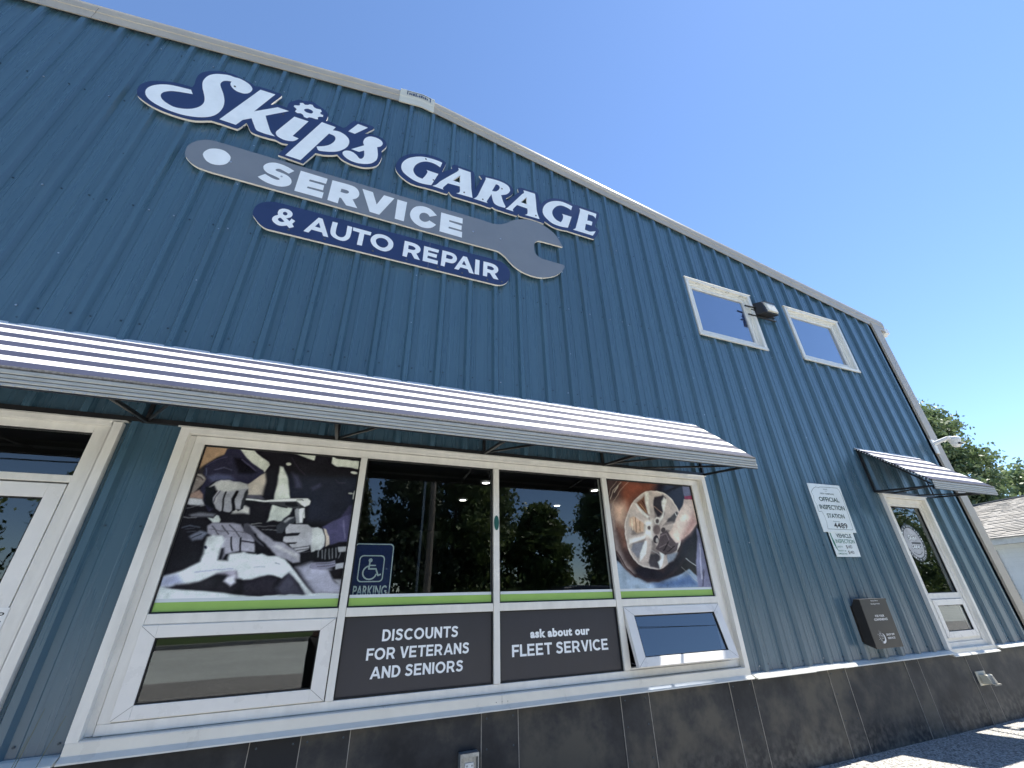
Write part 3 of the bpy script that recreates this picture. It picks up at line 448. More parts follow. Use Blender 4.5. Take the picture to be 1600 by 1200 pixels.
M['awn_white'] = mat('white_awning_slat', (.72, .72, .715), .6, spec=.15, var=.05, vscale=6, rvar=.1, bump=.05, bscale=60)
M['awn_blue'] = mat('slate_grey_awning_slat', (.040, .046, .078), .7, spec=.08, var=.12, vscale=6, rvar=.1)
M['awn_lip'] = mat('weathered_valance_shade_grey', (.40, .41, .39), .5, var=.22, vscale=9, vstretch=(1, 4, 14), bump=.15, bscale=80)  # white valance paint darkened to a shade grey, plus random streaky weathering
M['awn_bead'] = mat('dirty_awning_bead', (.10, .10, .10), .8, var=.5, vscale=60, bump=.5, bscale=200)
M['black'] = mat('black_frame_tube', (.012, .012, .013), .4, var=.3, vscale=14)
M['blackbox'] = mat('dark_brown_steel', (.022, .020, .019), .40, var=.15, vscale=10, rvar=.06)
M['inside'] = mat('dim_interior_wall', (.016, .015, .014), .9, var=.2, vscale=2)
M['panelgfx'] = mat('charcoal_vinyl', (.024, .025, .036), .32, var=.10, vscale=3, rvar=.05)
M['green'] = mat('lime_vinyl', (.30, .50, .11), .4, var=.05, vscale=8)
M['stripe'] = mat('pale_vinyl', (.62, .68, .70), .4)
M['joint'] = mat('grime_line', (.22, .21, .19), .8)
M['screw'] = mat('zinc_screw_head', (.5, .52, .55), .35, metal=.8)
M['screwdk'] = mat('blue_screw_head', (.02, .045, .07), .4)
M['rust'] = mat('dull_bolt', (.12, .12, .13), .5, metal=.5)
def make_base():
    nt = NT('charcoal_fibre_cement'); b = nt.b
    oi = nt.n('ShaderNodeObjectInfo')
    g = nt.n('ShaderNodeNewGeometry'); ad = nt.n('ShaderNodeVectorMath'); ad.operation = 'ADD'; sc = nt.n('ShaderNodeVectorMath'); sc.operation = 'SCALE'
    cb = nt.n('ShaderNodeCombineXYZ'); nt.l(oi.outputs['Random'], cb.inputs[0]); nt.l(oi.outputs['Random'], cb.inputs[1]); nt.l(cb.outputs[0], sc.inputs[0]); sc.inputs['Scale'].default_value = 37
    nt.l(g.outputs['Position'], ad.inputs[0]); nt.l(sc.outputs[0], ad.inputs[1])
    n1 = nt.n('ShaderNodeTexNoise'); n1.inputs['Scale'].default_value = 2.1; n1.inputs['Detail'].default_value = 9; n1.inputs['Roughness'].default_value = .62; nt.l(ad.outputs[0], n1.inputs['Vector'])
    cr = nt.n('ShaderNodeValToRGB'); e = cr.color_ramp.elements; e[0].position = .39; e[0].color = (.013, .015, .019, 1); e[1].position = .64; e[1].color = (.080, .075, .064, 1)
    q = cr.color_ramp.elements.new(.5); q.color = (.030, .032, .036, 1); nt.l(n1.outputs[0], cr.inputs[0])
    # splash dirt near the ground
    sx = nt.n('ShaderNodeSeparateXYZ'); nt.l(g.outputs['Position'], sx.inputs[0])
    mr = nt.n('ShaderNodeMapRange'); mr.inputs[1].default_value = .32; mr.inputs[2].default_value = .0; nt.l(sx.outputs[2], mr.inputs[0])
    n2 = nt.n('ShaderNodeTexNoise'); n2.inputs['Scale'].default_value = 17; n2.inputs['Detail'].default_value = 8; nt.l(ad.outputs[0], n2.inputs['Vector'])
    mm = nt.n('ShaderNodeMath'); mm.operation = 'MULTIPLY'; nt.l(mr.outputs[0], mm.inputs[0]); 
    m3 = nt.n('ShaderNodeMapRange'); m3.inputs[1].default_value = .42; m3.inputs[2].default_value = .68; nt.l(n2.outputs[0], m3.inputs[0]); nt.l(m3.outputs[0], mm.inputs[1])
    mx = nt.n('ShaderNodeMix'); mx.data_type = 'RGBA'; nt.l(mm.outputs[0], mx.inputs[0]); nt.l(cr.outputs[0], mx.inputs[6]); mx.inputs[7].default_value = (.14, .135, .12, 1)
    nt.l(mx.outputs[2], b.inputs['Base Color']); b.inputs['Roughness'].default_value = .55; b.inputs['Specular IOR Level'].default_value = .3
    c3 = nt.n('ShaderNodeTexNoise'); c3.inputs['Scale'].default_value = 26; c3.inputs['Detail'].default_value = 6; nt.l(ad.outputs[0], c3.inputs['Vector'])
    bp = nt.n('ShaderNodeBump'); bp.inputs['Strength'].default_value = .22; bp.inputs['Distance'].default_value = .006; nt.l(c3.outputs[0], bp.inputs['Height']); nt.l(bp.outputs[0], b.inputs['Normal'])
    return nt.m
M['base'] = make_base()
M['grout'] = mat('pale_joint_bead', (.30, .28, .25), .6, var=.3, vscale=20)
def make_glass(name, refl=.085, tint=(.72, .76, .76)):
    nt = NT(name); t = nt.t; t.nodes.remove(nt.b)
    tr = nt.n('ShaderNodeBsdfTransparent'); tr.inputs[0].default_value = (*tint, 1)
    gl = nt.n('ShaderNodeBsdfGlossy'); gl.inputs['Roughness'].default_value = .012; gl.inputs[0].default_value = (.95, .98, 1, 1)
    g = nt.n('ShaderNodeNewGeometry'); d = nt.n('ShaderNodeVectorMath'); d.operation = 'DOT_PRODUCT'; nt.l(g.outputs['Incoming'], d.inputs[0]); nt.l(g.outputs['Normal'], d.inputs[1])
    a = nt.n('ShaderNodeMath'); a.operation = 'ABSOLUTE'; nt.l(d.outputs['Value'], a.inputs[0])
    s = nt.n('ShaderNodeMath'); s.operation = 'SUBTRACT'; s.inputs[0].default_value = 1; nt.l(a.outputs[0], s.inputs[1])
    p = nt.n('ShaderNodeMath'); p.operation = 'POWER'; nt.l(s.outputs[0], p.inputs[0]); p.inputs[1].default_value = 4.2
    m = nt.n('ShaderNodeMath'); m.operation = 'MULTIPLY_ADD'; nt.l(p.outputs[0], m.inputs[0]); m.inputs[1].default_value = 1-refl; m.inputs[2].default_value = refl
    # slight waviness of float glass
    c = coords(nt, (1, 1, 1)); nz = nt.n('ShaderNodeTexNoise'); nz.inputs['Scale'].default_value = 1.3; nz.inputs['Detail'].default_value = 1; nt.l(c, nz.inputs['Vector'])
    bp = nt.n('ShaderNodeBump'); bp.inputs['Strength'].default_value = .05; bp.inputs['Distance'].default_value = .02; nt.l(nz.outputs[0], bp.inputs['Height']); nt.l(bp.outputs[0], gl.inputs['Normal'])
    ms = nt.n('ShaderNodeMixShader'); nt.l(m.outputs[0], ms.inputs[0]); nt.l(tr.outputs[0], ms.inputs[1]); nt.l(gl.outputs[0], ms.inputs[2]); nt.l(ms.outputs[0], nt.out.inputs[0])
    return nt.m
M['glass'] = make_glass('window_glass', .085)
M['glass_hi'] = make_glass('coated_window_glass', .15, (.45, .5, .6))
M['glass_up'] = make_glass('upper_window_glass', .30, (.45, .5, .6))
def emis(name, col, st):
    nt = NT(name); nt.b.inputs['Emission Color'].default_value = (*col, 1); nt.b.inputs['Emission Strength'].default_value = st; return nt.m
M['lamp'] = emis('lit_downlight', (1, .97, .9), 7)

# ------------------------------------------------------------------ ground, road, verge
def sheet(name, x0, x1, y0, y1, z, m, nx=1, ny=1):
    mb = MB()
    for i in range(nx):
        for j in range(ny):
            a, b = x0+(x1-x0)*i/nx, x0+(x1-x0)*(i+1)/nx; c, d = y0+(y1-y0)*j/ny, y0+(y1-y0)*(j+1)/ny
            mb.add([(a, c, z), (b, c, z), (b, d, z), (a, d, z)], [(0, 1, 2, 3)])
    o = mb.build(name, m); o['kind'] = 'structure'; return o
M['grass'] = mat('mown_grass', (.045, .075, .018), .9, var=.35, vscale=1.2, bump=.8, bscale=30)
def make_lot(name, c0, c1, c2, sc=150):
    nt = NT(name); b = nt.b; c = coords(nt)
    v = nt.n('ShaderNodeTexVoronoi'); v.inputs['Scale'].default_value = sc; nt.l(c, v.inputs['Vector'])
    n = nt.n('ShaderNodeTexNoise'); n.inputs['Scale'].default_value = .7; n.inputs['Detail'].default_value = 6; nt.l(c, n.inputs['Vector'])
    cr = nt.n('ShaderNodeValToRGB'); e = cr.color_ramp.elements; e[0].color = (*c0, 1); e[1].color = (*c1, 1); e[0].position = .1; e[1].position = .9
    sp = nt.n('ShaderNodeSeparateColor'); nt.l(v.outputs['Color'], sp.inputs[0]); nt.l(sp.outputs[0], cr.inputs[0])
    mx = nt.n('ShaderNodeMix'); mx.data_type = 'RGBA'; mx.blend_type = 'MULTIPLY'; mx.inputs[0].default_value = .7; nt.l(cr.outputs[0], mx.inputs[6])
    r2 = nt.n('ShaderNodeMapRange'); r2.inputs[3].default_value = .6; r2.inputs[4].default_value = 1.3; nt.l(n.outputs[0], r2.inputs[0]); nt.l(r2.outputs[0], mx.inputs[7])
    nt.l(mx.outputs[2], b.inputs['Base Color']); b.inputs['Roughness'].default_value = .85
    bp = nt.n('ShaderNodeBump'); bp.inputs['Strength'].default_value = .9; bp.inputs['Distance'].default_value = .006; nt.l(v.outputs['Distance'], bp.inputs['Height']); nt.l(bp.outputs[0], b.inputs['Normal'])
    return nt.m
M['lot'] = make_lot('worn_parking_asphalt', (.12, .115, .105), (.44, .43, .40), None, 75)
M['road'] = make_lot('grey_road_asphalt', (.38, .41, .38), (.58, .61, .57), None, 45)
sheet('ground', -400, 400, -400, 400, -.03, M['grass'])
sheet('parking_lot', -40, 60, -8.5, 30, 0, M['lot'])
sheet('road', -200, 200, -16.6, -8.5, -.006, M['road'])
mb = MB(); mb.box(-200, 200, -16.78, -16.6, -.05, .13); k = mb.build('kerb', mat('concrete_kerb', (.28, .27, .25), .8, var=.2, vscale=5)); k['kind'] = 'structure'
mb = MB(); mb.add([(-200, -16.78, .1), (-200, -60, .5), (200, -60, .5), (200, -16.78, .1)], [(0, 1, 2, 3)]); k = mb.build('grass_verge', M['grass']); k['kind'] = 'structure'
M['line'] = mat('worn_road_paint', (.6, .58, .5), .7, var=.3, vscale=9)
sheet('road_marking', -200, 200, -16.2, -16.08, -.002, M['line']); 
# loose grit on the visible strip of ground
gm = MB()
for i in range(2600):
    x = rng.uniform(3.9, 8.6); y = -abs(rng.normal(.0, .45))-.03; r = rng.uniform(.002, .006)
    h = r*.6; a = rng.uniform(0, 6.28); q = [(x+r*math.cos(a+t), y+r*math.sin(a+t)*.8) for t in (0, 1.6, 3.1, 4.7)]
    gm.add([(u, v_, -.001) for u, v_ in q]+[(x, y, h)], [(0, 1, 4), (1, 2, 4), (2, 3, 4), (3, 0, 4)])
tag(gm.build('grit', mat('pale_grit', (.42, .40, .36), .8, var=.5, vscale=60)), 'pale loose grit scattered on the pavement along the black base', 'gravel', kind='stuff')

# ------------------------------------------------------------------ the building
X0, X1 = -6.2, 9.0           # clad wall
RX = .16                     # ridge position
def roof_z(x):               # top of the cladding under the rake trim
    return 7.612-.1815*(x-RX) if x > RX else 7.612-.1755*(RX-x)
G = empty('garage_building', (0, 0, 0), 'tall steel garage with blue ribbed cladding and a charcoal base', 'building')
OPEN = [(-3.7, -1.575, -1, 2.575), (-1.155, 3.715, .73, 2.575), (4.39, 5.63, 4.74, 5.70), (6.55, 7.80, 4.74, 5.73), (7.05, 7.97, .72, 2.57)]
PITCH, XR = .3048, .34
def prof_h(x):
    """cladding profile breakpoints are generated below; returned height at x"""
    return 0
bps = []
k0 = int(math.floor((X0-XR)/PITCH))-1
for k in range(k0, k0+60):
    c = XR+k*PITCH
    bps += [(c-.040, 0), (c-.020, .0345), (c+.020, .0345), (c+.040, 0)]
    for mrib in (1, 2):
        m_ = c+PITCH*mrib/3
        bps += [(m_-.017, 0), (m_-.010, .004), (m_+.010, .004), (m_+.017, 0)]
def clad_strip(xa, xb, zfun0, zfun1, holes, mb):
    xs = sorted(set([xa, xb]+[b[0] for b in bps if xa < b[0] < xb]+[h[i] for h in holes for i in (0, 1) if xa < h[i] < xb]+([RX] if xa < RX < xb else [])))
    bx = [b[0] for b in bps]; bh = [b[1] for b in bps]
    for a, b in zip(xs[:-1], xs[1:]):
        mid = (a+b)/2; ya, yb = -float(np.interp(a, bx, bh)), -float(np.interp(b, bx, bh))
        segs = [(zfun0(mid), None)]
        cuts = sorted((h[2], h[3]) for h in holes if h[0] < mid < h[1])
        lo = zfun0(mid)
        for c0, c1 in cuts:
            if c0 > lo: mb.add([(a, ya, lo), (b, yb, lo), (b, yb, c0), (a, ya, c0)], [(0, 1, 2, 3)])
            lo = max(lo, c1)
        mb.add([(a, ya, lo), (b, yb, lo), (b, yb, zfun1(b)), (a, ya, zfun1(a))], [(0, 1, 2, 3)])
px = XR+PITCH*(k0+1)+.038
while px < X1:
    a, b = max(px, X0), min(px+3*PITCH, X1)
    if b > a+.01:
        mb = MB(); clad_strip(a, b, lambda x: .70, lambda x: roof_z(x)+.03, OPEN, mb)
        mb.build('wall_panel', M['clad'], G)
        # lap edge of the next sheet, proud by 1.5 mm
        zt = roof_z(b)+.02
    px += 3*PITCH
# lap seams and screws
mb = MB(); md = MB()
def in_open(x, z, m_=.06): return any(h[0]-m_ < x < h[1]+m_ and h[2]-m_ < z < h[3]+m_ for h in OPEN)
rows = [.79, 1.9, 3.42, 4.6, 5.9, 6.9]
for k in range(k0+1, k0+60):
    c = XR+k*PITCH
    if not (X0+.1 < c < X1-.1): continue
    for z in rows:
        for dx in (-.06, .06):
            x = c+dx
            if z > roof_z(x)-.15 or in_open(x, z): continue
            zz = z+rng.uniform(-.006, .006)
            (mb if rng.random() < .12 else md).tube((x, -.001, zz), (x, -.0065, zz), .0068, 6)
    if k % 3 == 0:
        for z in np.arange(3.3, roof_z(c)-.2, .62):
            if not in_open(c, z): (mb if rng.random() < .3 else md).tube((c+.004, -.031, z), (c+.004, -.037, z), .006, 6)
o = mb.build('screw', M['screw'], G, kind='stuff'); o = md.build('screw', M['screwdk'], G, kind='stuff')

# rake trims, ridge cap, corner trim, roof, side and back walls
def rake(xa, xb, name, ex=0):
    pr = [(0.0, .004), (-.036, .004), (-.0362, -.060), (-.047, -.062), (-.045, -.012), (-.044, .060), (-.050, .066), (-.050, .150), (-.044, .158), (-.040, .200), (-.022, .212), (.06, .212), (.06, .03)]
    mb = MB(); n = len(pr); vs = []
    for x in (xa, xb):
        z0 = roof_z(x)
        vs += [(x, y, z0+z) for y, z in pr]
    mb.add(vs, [(i, (i+1) % n, n+(i+1) % n, n+i) for i in range(n)]+[tuple(range(n))[::-1], tuple(range(n, 2*n))])
    return mb.build(name, M['trim'], G)
cuts = [-6.4, -3.26, -.135]; 
for a, b in zip(cuts[:-1], cuts[1:]): rake(a, b-.004, 'rake_trim')
cuts = [.325, 3.8, 7.0, 9.42]
for a, b in zip(cuts[:-1], cuts[1:]): rake(a+.004, b, 'rake_trim')
mb = MB()
pr = [(0.02, .010), (-.036, .010), (-.0362, -.072), (-.052, -.074), (-.054, .045), (-.060, .072), (-.064, .205), (-.054, .225), (.06, .225)]
n = len(pr)
vs = []
for x in (-.145, RX, .33): vs += [(x, y, roof_z(x)+z) for y, z in pr]
mb.add(vs, [(j*n+i, j*n+(i+1) % n, (j+1)*n+(i+1) % n, (j+1)*n+i) for j in (0, 1) for i in range(n)]+[tuple(range(n))[::-1], tuple(range(2*n, 3*n))])
cap = mb.build('ridge_cap', mat('cream_ridge_cap', (.60, .58, .50), .4, var=.05), G)
# faded maker's plate on the cap: blue box outline and worn marks
mb = MB(); yy = -.0665
def on_cap(x, h): return (x, yy, roof_z(x)+h)
def bar(xa, xb, ha, hb, m_b):
    m_b.add([on_cap(xa, ha), on_cap(xb, ha), on_cap(xb, hb), on_cap(xa, hb)], [(0, 1, 2, 3)])
bar(-.055, -.043, .10, .19, mb); bar(-.043, RX, .18, .19, mb); bar(RX, .262, .18, .19, mb); bar(.262, .274, .09, .19, mb)
x = -.025
for wd, hh in ((.016, .05), (.014, .05), (.026, .055), (.018, .06), (.012, .03), (.018, .05), (.022, .055), (.014, .04), (.020, .055), (.014, .045)):
    bar(x, x+wd, .105, .105+hh, mb); x += wd+.009
mb.build('maker_plate', mat('faded_blue_print', (.03, .05, .12), .6, var=.6, vscale=60), cap)
mb = MB(); mb.box(8.985, 9.235, -.048, -.03, .62, roof_z(9.1)); mb.box(8.985, 9.03, -.06, -.048, .62, roof_z(9.0)); mb.box(9.217, 9.235, -.03, .30, .62, roof_z(9.1)+.02)
mb.build('corner_trim', M['trim'], G)
mb = MB(); mb.box(9.36, 9.52, .0, 1.2, roof_z(9.4)-.10, roof_z(9.4)+.05); mb.box(9.38, 9.50, -.05, .0, roof_z(9.4)-.08, roof_z(9.4)+.03); mb.build('gutter', M['white'], G)
# roof sheets (two slopes) with standing ribs
for (a, b) in ((-14.0, RX), (RX, 9.42)):
    mb = MB(); za, zb = roof_z(a)+.19, roof_z(b)+.19
    mb.add([(a, .0, za), (b, .0, zb), (b, 20, zb), (a, 20, za)], [(0, 1, 2, 3)])
    for k in range(0, 65):
        y = .15+k*.3048; mb.add([(a, y-.02, za+.002), (b, y-.02, zb+.002), (b, y, zb+.035), (a, y, za+.035), (b, y+.02, zb+.002), (a, y+.02, za+.002)], [(0, 1, 2, 3), (3, 2, 4, 5)])
    mb.build('roof', M['trim'], G)
mb = MB(); mb.box(9.05, 9.215, .02, 20, .0, roof_z(9.2)); mb.build('side_wall', M['clad'], G)
mb = MB(); mb.box(-14, 9.2, 19.9, 20, 0, 5.6); mb.build('back_wall', M['clad'], G)
mb = MB()
clad_strip(-14.0, X0, lambda x: .70, lambda x: roof_z(x)+.03, [], mb); mb.build('wall_panel', M['clad'], G)
# solid backing behind the cladding (with the same openings)
def backing():
    xs = sorted(set([-14, 9.05, RX]+[v for h in OPEN for v in h[:2]])); mb = MB()
    for a, b in zip(xs[:-1], xs[1:]):
        mid = (a+b)/2; cuts = sorted((h[2], h[3]) for h in OPEN if h[0] < mid < h[1]); lo = 0
        def pc(z0, z1a, z1b): mb.hexa([(a, .008, z0), (b, .008, z0), (b, .14, z0), (a, .14, z0), (a, .008, z1a), (b, .008, z1b), (b, .14, z1b), (a, .14, z1a)])
        for c0, c1 in cuts:
            if c0 > lo: pc(lo, c0, c0)
            lo = max(lo, c1)
        pc(lo, roof_z(a)+.02, roof_z(b)+.02)
    mb.build('wall_core', M['inside'], G)
backing()

# base boards: wide boards and narrow battens, each a part
edges = [-3.72, -3.45, -2.62, -2.34, -1.58, -1.30, -.32, -.04, .25, 1.135, 1.418, 2.32, 2.60, 3.495, 3.78, 4.83, 5.10, 6.11, 6.36, 7.30, 7.575, 8.75, 9.22]
for i, (a, b) in enumerate(zip(edges[:-1], edges[1:])):
    if b <= -1.58 and a >= -3.45: continue
    nar = (b-a) < .32
    mb = MB(); y = -.016-(.004 if nar else 0)+rng.uniform(-.0015, .0015)
    mb.box(a+.0025, b-.0025, y, .006, -.02, .712)
    mb.build('base_board', M['base'], G)
    mb = MB(); mb.box(b-.0024, b+.0024, -.0215, .0, -.02, .708)
    mb.build('joint_bead', M['grout'], G)
mb = MB()
for i, (a, b) in enumerate(zip(edges[:-1], edges[1:])):
    if (b-a) < .32 and b > -1.3:
        for z in (.06, .28, .49, .66):
            for x in (a+.04, b-.04): mb.tube((x, -.018, z), (x, -.0235, z), .006, 6)
mb.build('board_screw', M['screwdk'], G, kind='stuff')
mb = MB(); mb.box(-14, -3.72, -.018, .006, 0, .71); mb.build('base_board', M['base'], G)
# base flashing: little sloped ledge, in lapped lengths
def ledge(a, b, dz=0.0, pro=0.0):
    mb = MB(); mb.prof_x([(-.002, .742+dz), (-.040, .738+dz), (-.098-pro, .716+dz), (-.100-pro, .706+dz), (-.028, .706+dz), (-.002, .712+dz)], a, b); return mb
for a, b, dz, pr_ in ((-14, -3.72, 0, 0), (-1.56, -1.21, 0, 0), (3.775, 4.56, 0, .004), (4.55, 5.02, .003, 0), (5.012, 7.02, -.002, -.012), (8.03, 9.2, 0, 0)):
    ledge(a, b, dz, pr_).build('base_flashing', M['flash'], G)
# ------------------------------------------------------------------ windows
def pane(name, x0, x1, z0, z1, y, parent, m=None):
    mb = MB(); mb.add([(x0, y, z0), (x1, y, z0), (x1, y, z1), (x0, y, z1)], [(0, 1, 2, 3)]); return mb.build(name, m or M['glass'], parent)
def rect_frame(mb, x0, x1, z0, z1, w_, y0, y1, wt=None, wb=None):
    wt = wt or w_; wb = wb or w_
    mb.box(x0, x0+w_, y0, y1, z0, z1); mb.box(x1-w_, x1, y0, y1, z0, z1)
    mb.box(x0+w_, x1-w_, y0, y1, z1-wt, z1); mb.box(x0+w_, x1-w_, y0, y1, z0, z0+wb)
def casing(x0, x1, z0, z1, parent, sill_big=False, w_=.052, flat=False):
    """folded metal casing round an opening: side, head with drip edge, sill with sloping flange"""
    for s, xa in ((1, x0), (-1, x1)):
        mb = MB(); a, b = (xa, xa+w_) if s > 0 else (xa-w_, xa)
        mb.box(a, b, -.046, -.040, z0, z1-.004); mb.box((a if s > 0 else b-.005), (a+.005 if s > 0 else b), -.040, .0, z0, z1-.004)
        c = b if s > 0 else a
        mb.box(c-.0035, c+.0035, -.0475, .03, z0, z1-.004)
        mb.build('jamb_casing', M['frame'], parent)
    mb = MB(); mb.box(x0+.001, x1-.001, -.0465, .02, z1-.044, z1-.003); mb.prof_x([(-.001, z1+.012), (-.052, z1+.003), (-.056, z1-.010), (-.050, z1-.010), (-.046, z1-.003), (-.001, z1+.002)], x0-.02, x1+.02)
    mb.build('head_casing', M['frame'], parent)
    mb = MB(); h = .056 if sill_big else .04
    mb.prof_x([(.02, z0+.006), (-.044, z0+.002), (-.0465, z0-.004), (-.0465, z0-h), (-.076, z0-h-.022), (-.0775, z0-h-.030), (-.040, z0-h-.022), (.0, z0-h-.01)], x0+.002, x1-.002)
    if flat: mb = MB(); mb.prof_x([(.02, z0+.006), (-.044, z0+.002), (-.050, z0-.006), (-.053, z0-.048), (-.035, z0-.050), (-.035, z0-.012), (.02, z0-.012)], x0-.004, x1+.004)
    mb.build('sill', M['flash'], parent)

# --- big shopfront window
W = MB(); W.box(-1.1, -1.095, .0, .001, .9, .905)
x0, x1, z0, z1 = -1.165, 3.725, .792, 2.602
win = MB()
fy0, fy1 = -.004, .075
def FX(x): return x*(D+fy0)/D
# head, base rail, end posts are the window mesh itself
win.box(-1.108, 3.668, fy0, fy1, 2.498, 2.556); win.box(-1.108, 3.668, fy0, fy1, .800, .853)
win.box(-1.108, -1.046, fy0, fy1, .853, 2.498); win.box(3.592, 3.668, fy0, fy1, .853, 2.498)
win.box(-1.156, -1.112, .008, fy1, .80, 2.556); win.box(3.672, 3.716, .008, fy1, .80, 2.556)
big = win.build('window', M['frame'], G, bevel=.003)
casing(-1.205, 3.765, .792, 2.605, big, True)
tr = MB(); tr.box(-1.045, .064, fy0-.001, fy1, 1.333, 1.390); tr.build('transom', M['frame'], big, bevel=.003)
for a, b in ((.118, 1.232), (1.288, 2.402), (2.462, 3.591)):
    tr = MB(); tr.box(a, b, fy0-.001, fy1, 1.333, 1.390); tr.build('transom', M['frame'], big, bevel=.003)
MULL = ((.066, .116), (1.234, 1.286), (2.404, 2.460))
for a, b in MULL:
    mb = MB(); mb.box(a, b, -.010, fy1, .854, 2.497); mb.build('mullion', M['frame'], big, bevel=.003)
GY = .030
PX = [(-1.045, .064), (.118, 1.232), (1.288, 2.402), (2.462, 3.591)]
for a, b in PX:
    pane('pane', a, b, 1.392, 2.497, GY, big)
    mb = MB(); rect_frame(mb, a+.001, b-.001, 1.391, 2.497, .009, .012, .029, .012, .008); mb.build('gasket', M['gasket'], big)
# sash, lower left (closed)
def sash(xa, xb, za, zb, parent, open_=0.0, name='sash', fw=.088, gm='glass'):
    """hinged at the top edge; open_ = bottom edge pushed out by this much"""
    L = zb-za; ang = math.asin(open_/L) if open_ else 0
    s0 = MB(); rect_frame(s0, xa, xb, za, zb, fw, -.012, .03, .068, .068)
    s0.v = s0.v[:]
    g0 = MB(); g0.add([(xa+fw, .006, za+.068), (xb-fw, .006, za+.068), (xb-fw, .006, zb-.068), (xa+fw, .006, zb-.068)], [(0, 1, 2, 3)])
    b0 = MB(); rect_frame(b0, xa+fw-.001, xb-fw+.001, za+.067, zb-.067, .008, -.006, .010)
    g1 = MB()
    if open_:
        for m_ in (s0, g0, b0):
            m_.v = [(x, math.cos(ang)*y-math.sin(ang)*(zb-z), zb-math.cos(ang)*(zb-z)-math.sin(ang)*y) for x, y, z in m_.v]
    so_ = s0.build(name, M['frame2'], parent, bevel=.0025)
    g0.build('sash_pane', M[gm], parent); b0.build('sash_bead', M['gasket'], parent)
    mt = MB()
    for (ax_, az_, bx_, bz_) in ((xa, za, xa+fw, za+.068), (xb, za, xb-fw, za+.068), (xa, zb, xa+fw, zb-.068), (xb, zb, xb-fw, zb-.068)):
        d_ = Vector((bx_-ax_, bz_-az_)).normalized(); q_ = Vector((-d_.y, d_.x))*.0011
        mt.add([(ax_-q_.x+d_.x*.004, -.0128, az_-q_.y+d_.y*.004), (bx_-q_.x, -.0128, bz_-q_.y), (bx_+q_.x, -.0128, bz_+q_.y), (ax_+q_.x+d_.x*.004, -.0128, az_+q_.y+d_.y*.004)], [(0, 1, 2, 3)])
    if open_: mt.v = [(x, math.cos(ang)*y-math.sin(ang)*(zb-z), zb-math.cos(ang)*(zb-z)-math.sin(ang)*y) for x, y, z in mt.v]
    mt.build('mitre_joint', M['joint'], parent, kind='stuff')
    return so_
sash(-1.052, .056, .860, 1.328, big)
mb = MB(); rect_frame(mb, -1.056, .060, .856, 1.332, .006, -.002, .04); mb.build('sash_stop', M['frame'], big)
sash(2.470, 3.585, .868, 1.322, big, .115, gm='glass_hi')
mb = MB(); rect_frame(mb, 2.462, 3.590, .855, 1.332, .014, .002, .05); mb.build('sash_stop', M['frame'], big)
mb = MB(); mb.beam((2.50, .02, .90), (2.53, -.09, .885), .012, .004); mb.beam((3.55, .02, .90), (3.53, -.09, .885), .012, .004); mb.build('sash_stay', M['rust'], big)
mb = MB(); mb.box(1.2825, 1.2845, -.0472, -.046, .737, .788)
for dx in (-.045, .0, .045): mb.tube((1.2835+dx, -.046, .752), (1.2835+dx, -.0482, .752), .0035, 6)
mb.build('sill_joint', M['joint'], big, kind='stuff')
# lettered vinyl panels in the two middle lower lights
for a, b in PX[1:3]:
    mb = MB(); rect_frame(mb, a+.001, b-.001, .854, 1.332, .008, .006, .03); mb.build('gasket', M['gasket'], big)

# --- poster painter: flat print as vertex colours on a fine grid
def paint(txt, W_, H_, bg):
    cv = np.zeros((H_, W_, 3)); cv[:] = bg
    uu, vv = np.meshgrid(np.linspace(0, 1, W_), np.linspace(0, 1, H_))
    asp = 1.0
    for ln in txt.strip().splitlines():
        t = ln.split(); kind = t[0]; col = np.array([float(c) for c in t[1].split(',')]); s = float(t[2])
        if kind == 'p': s = s*1.8+1.0 if s >= 2 else s+.8
        pts = np.array([[float(a)/1000 for a in q.split(',')] for q in t[3:]])
        pad = (s/W_ if kind == 'p' else s)+.012
        mn = pts.min(0)-pad; mx = pts.max(0)+pad
        i0, i1 = max(0, int(mn[0]*W_)), min(W_, int(mx[0]*W_)+2); j0, j1 = max(0, int(mn[1]*H_)), min(H_, int(mx[1]*H_)+2)
        if i1 <= i0 or j1 <= j0: continue
        U = uu[j0:j1, i0:i1]; V = vv[j0:j1, i0:i1]
        d = np.full(U.shape, 9.0); ins = np.zeros(U.shape, bool); n = len(pts)
        rng_ = range(n) if kind == 'p' else range(n-1)
        for i in rng_:
            a = pts[i]; b = pts[(i+1) % n]; e = b-a; L2 = max(e@e, 1e-12)
            tt = np.clip(((U-a[0])*e[0]+(V-a[1])*e[1])/L2, 0, 1)
            d = np.minimum(d, np.hypot(U-a[0]-tt*e[0], V-a[1]-tt*e[1]))
            if kind == 'p' and a[1] != b[1]:
                c = ((a[1] > V) != (b[1] > V)) & (U < (b[0]-a[0])*(V-a[1])/(b[1]-a[1])+a[0]); ins ^= c
        if kind == 'p':
            sd_ = np.where(ins, d, -d)*W_; al = np.clip(.5+sd_/max(1.0, s), 0, 1)
        else:
            al = np.clip(.5+(s/2-d)*W_/1.2, 0, 1)
        al = (al*al*(3-2*al))[..., None]
        cv[j0:j1, i0:i1] = cv[j0:j1, i0:i1]*(1-al)+col*al
    return cv
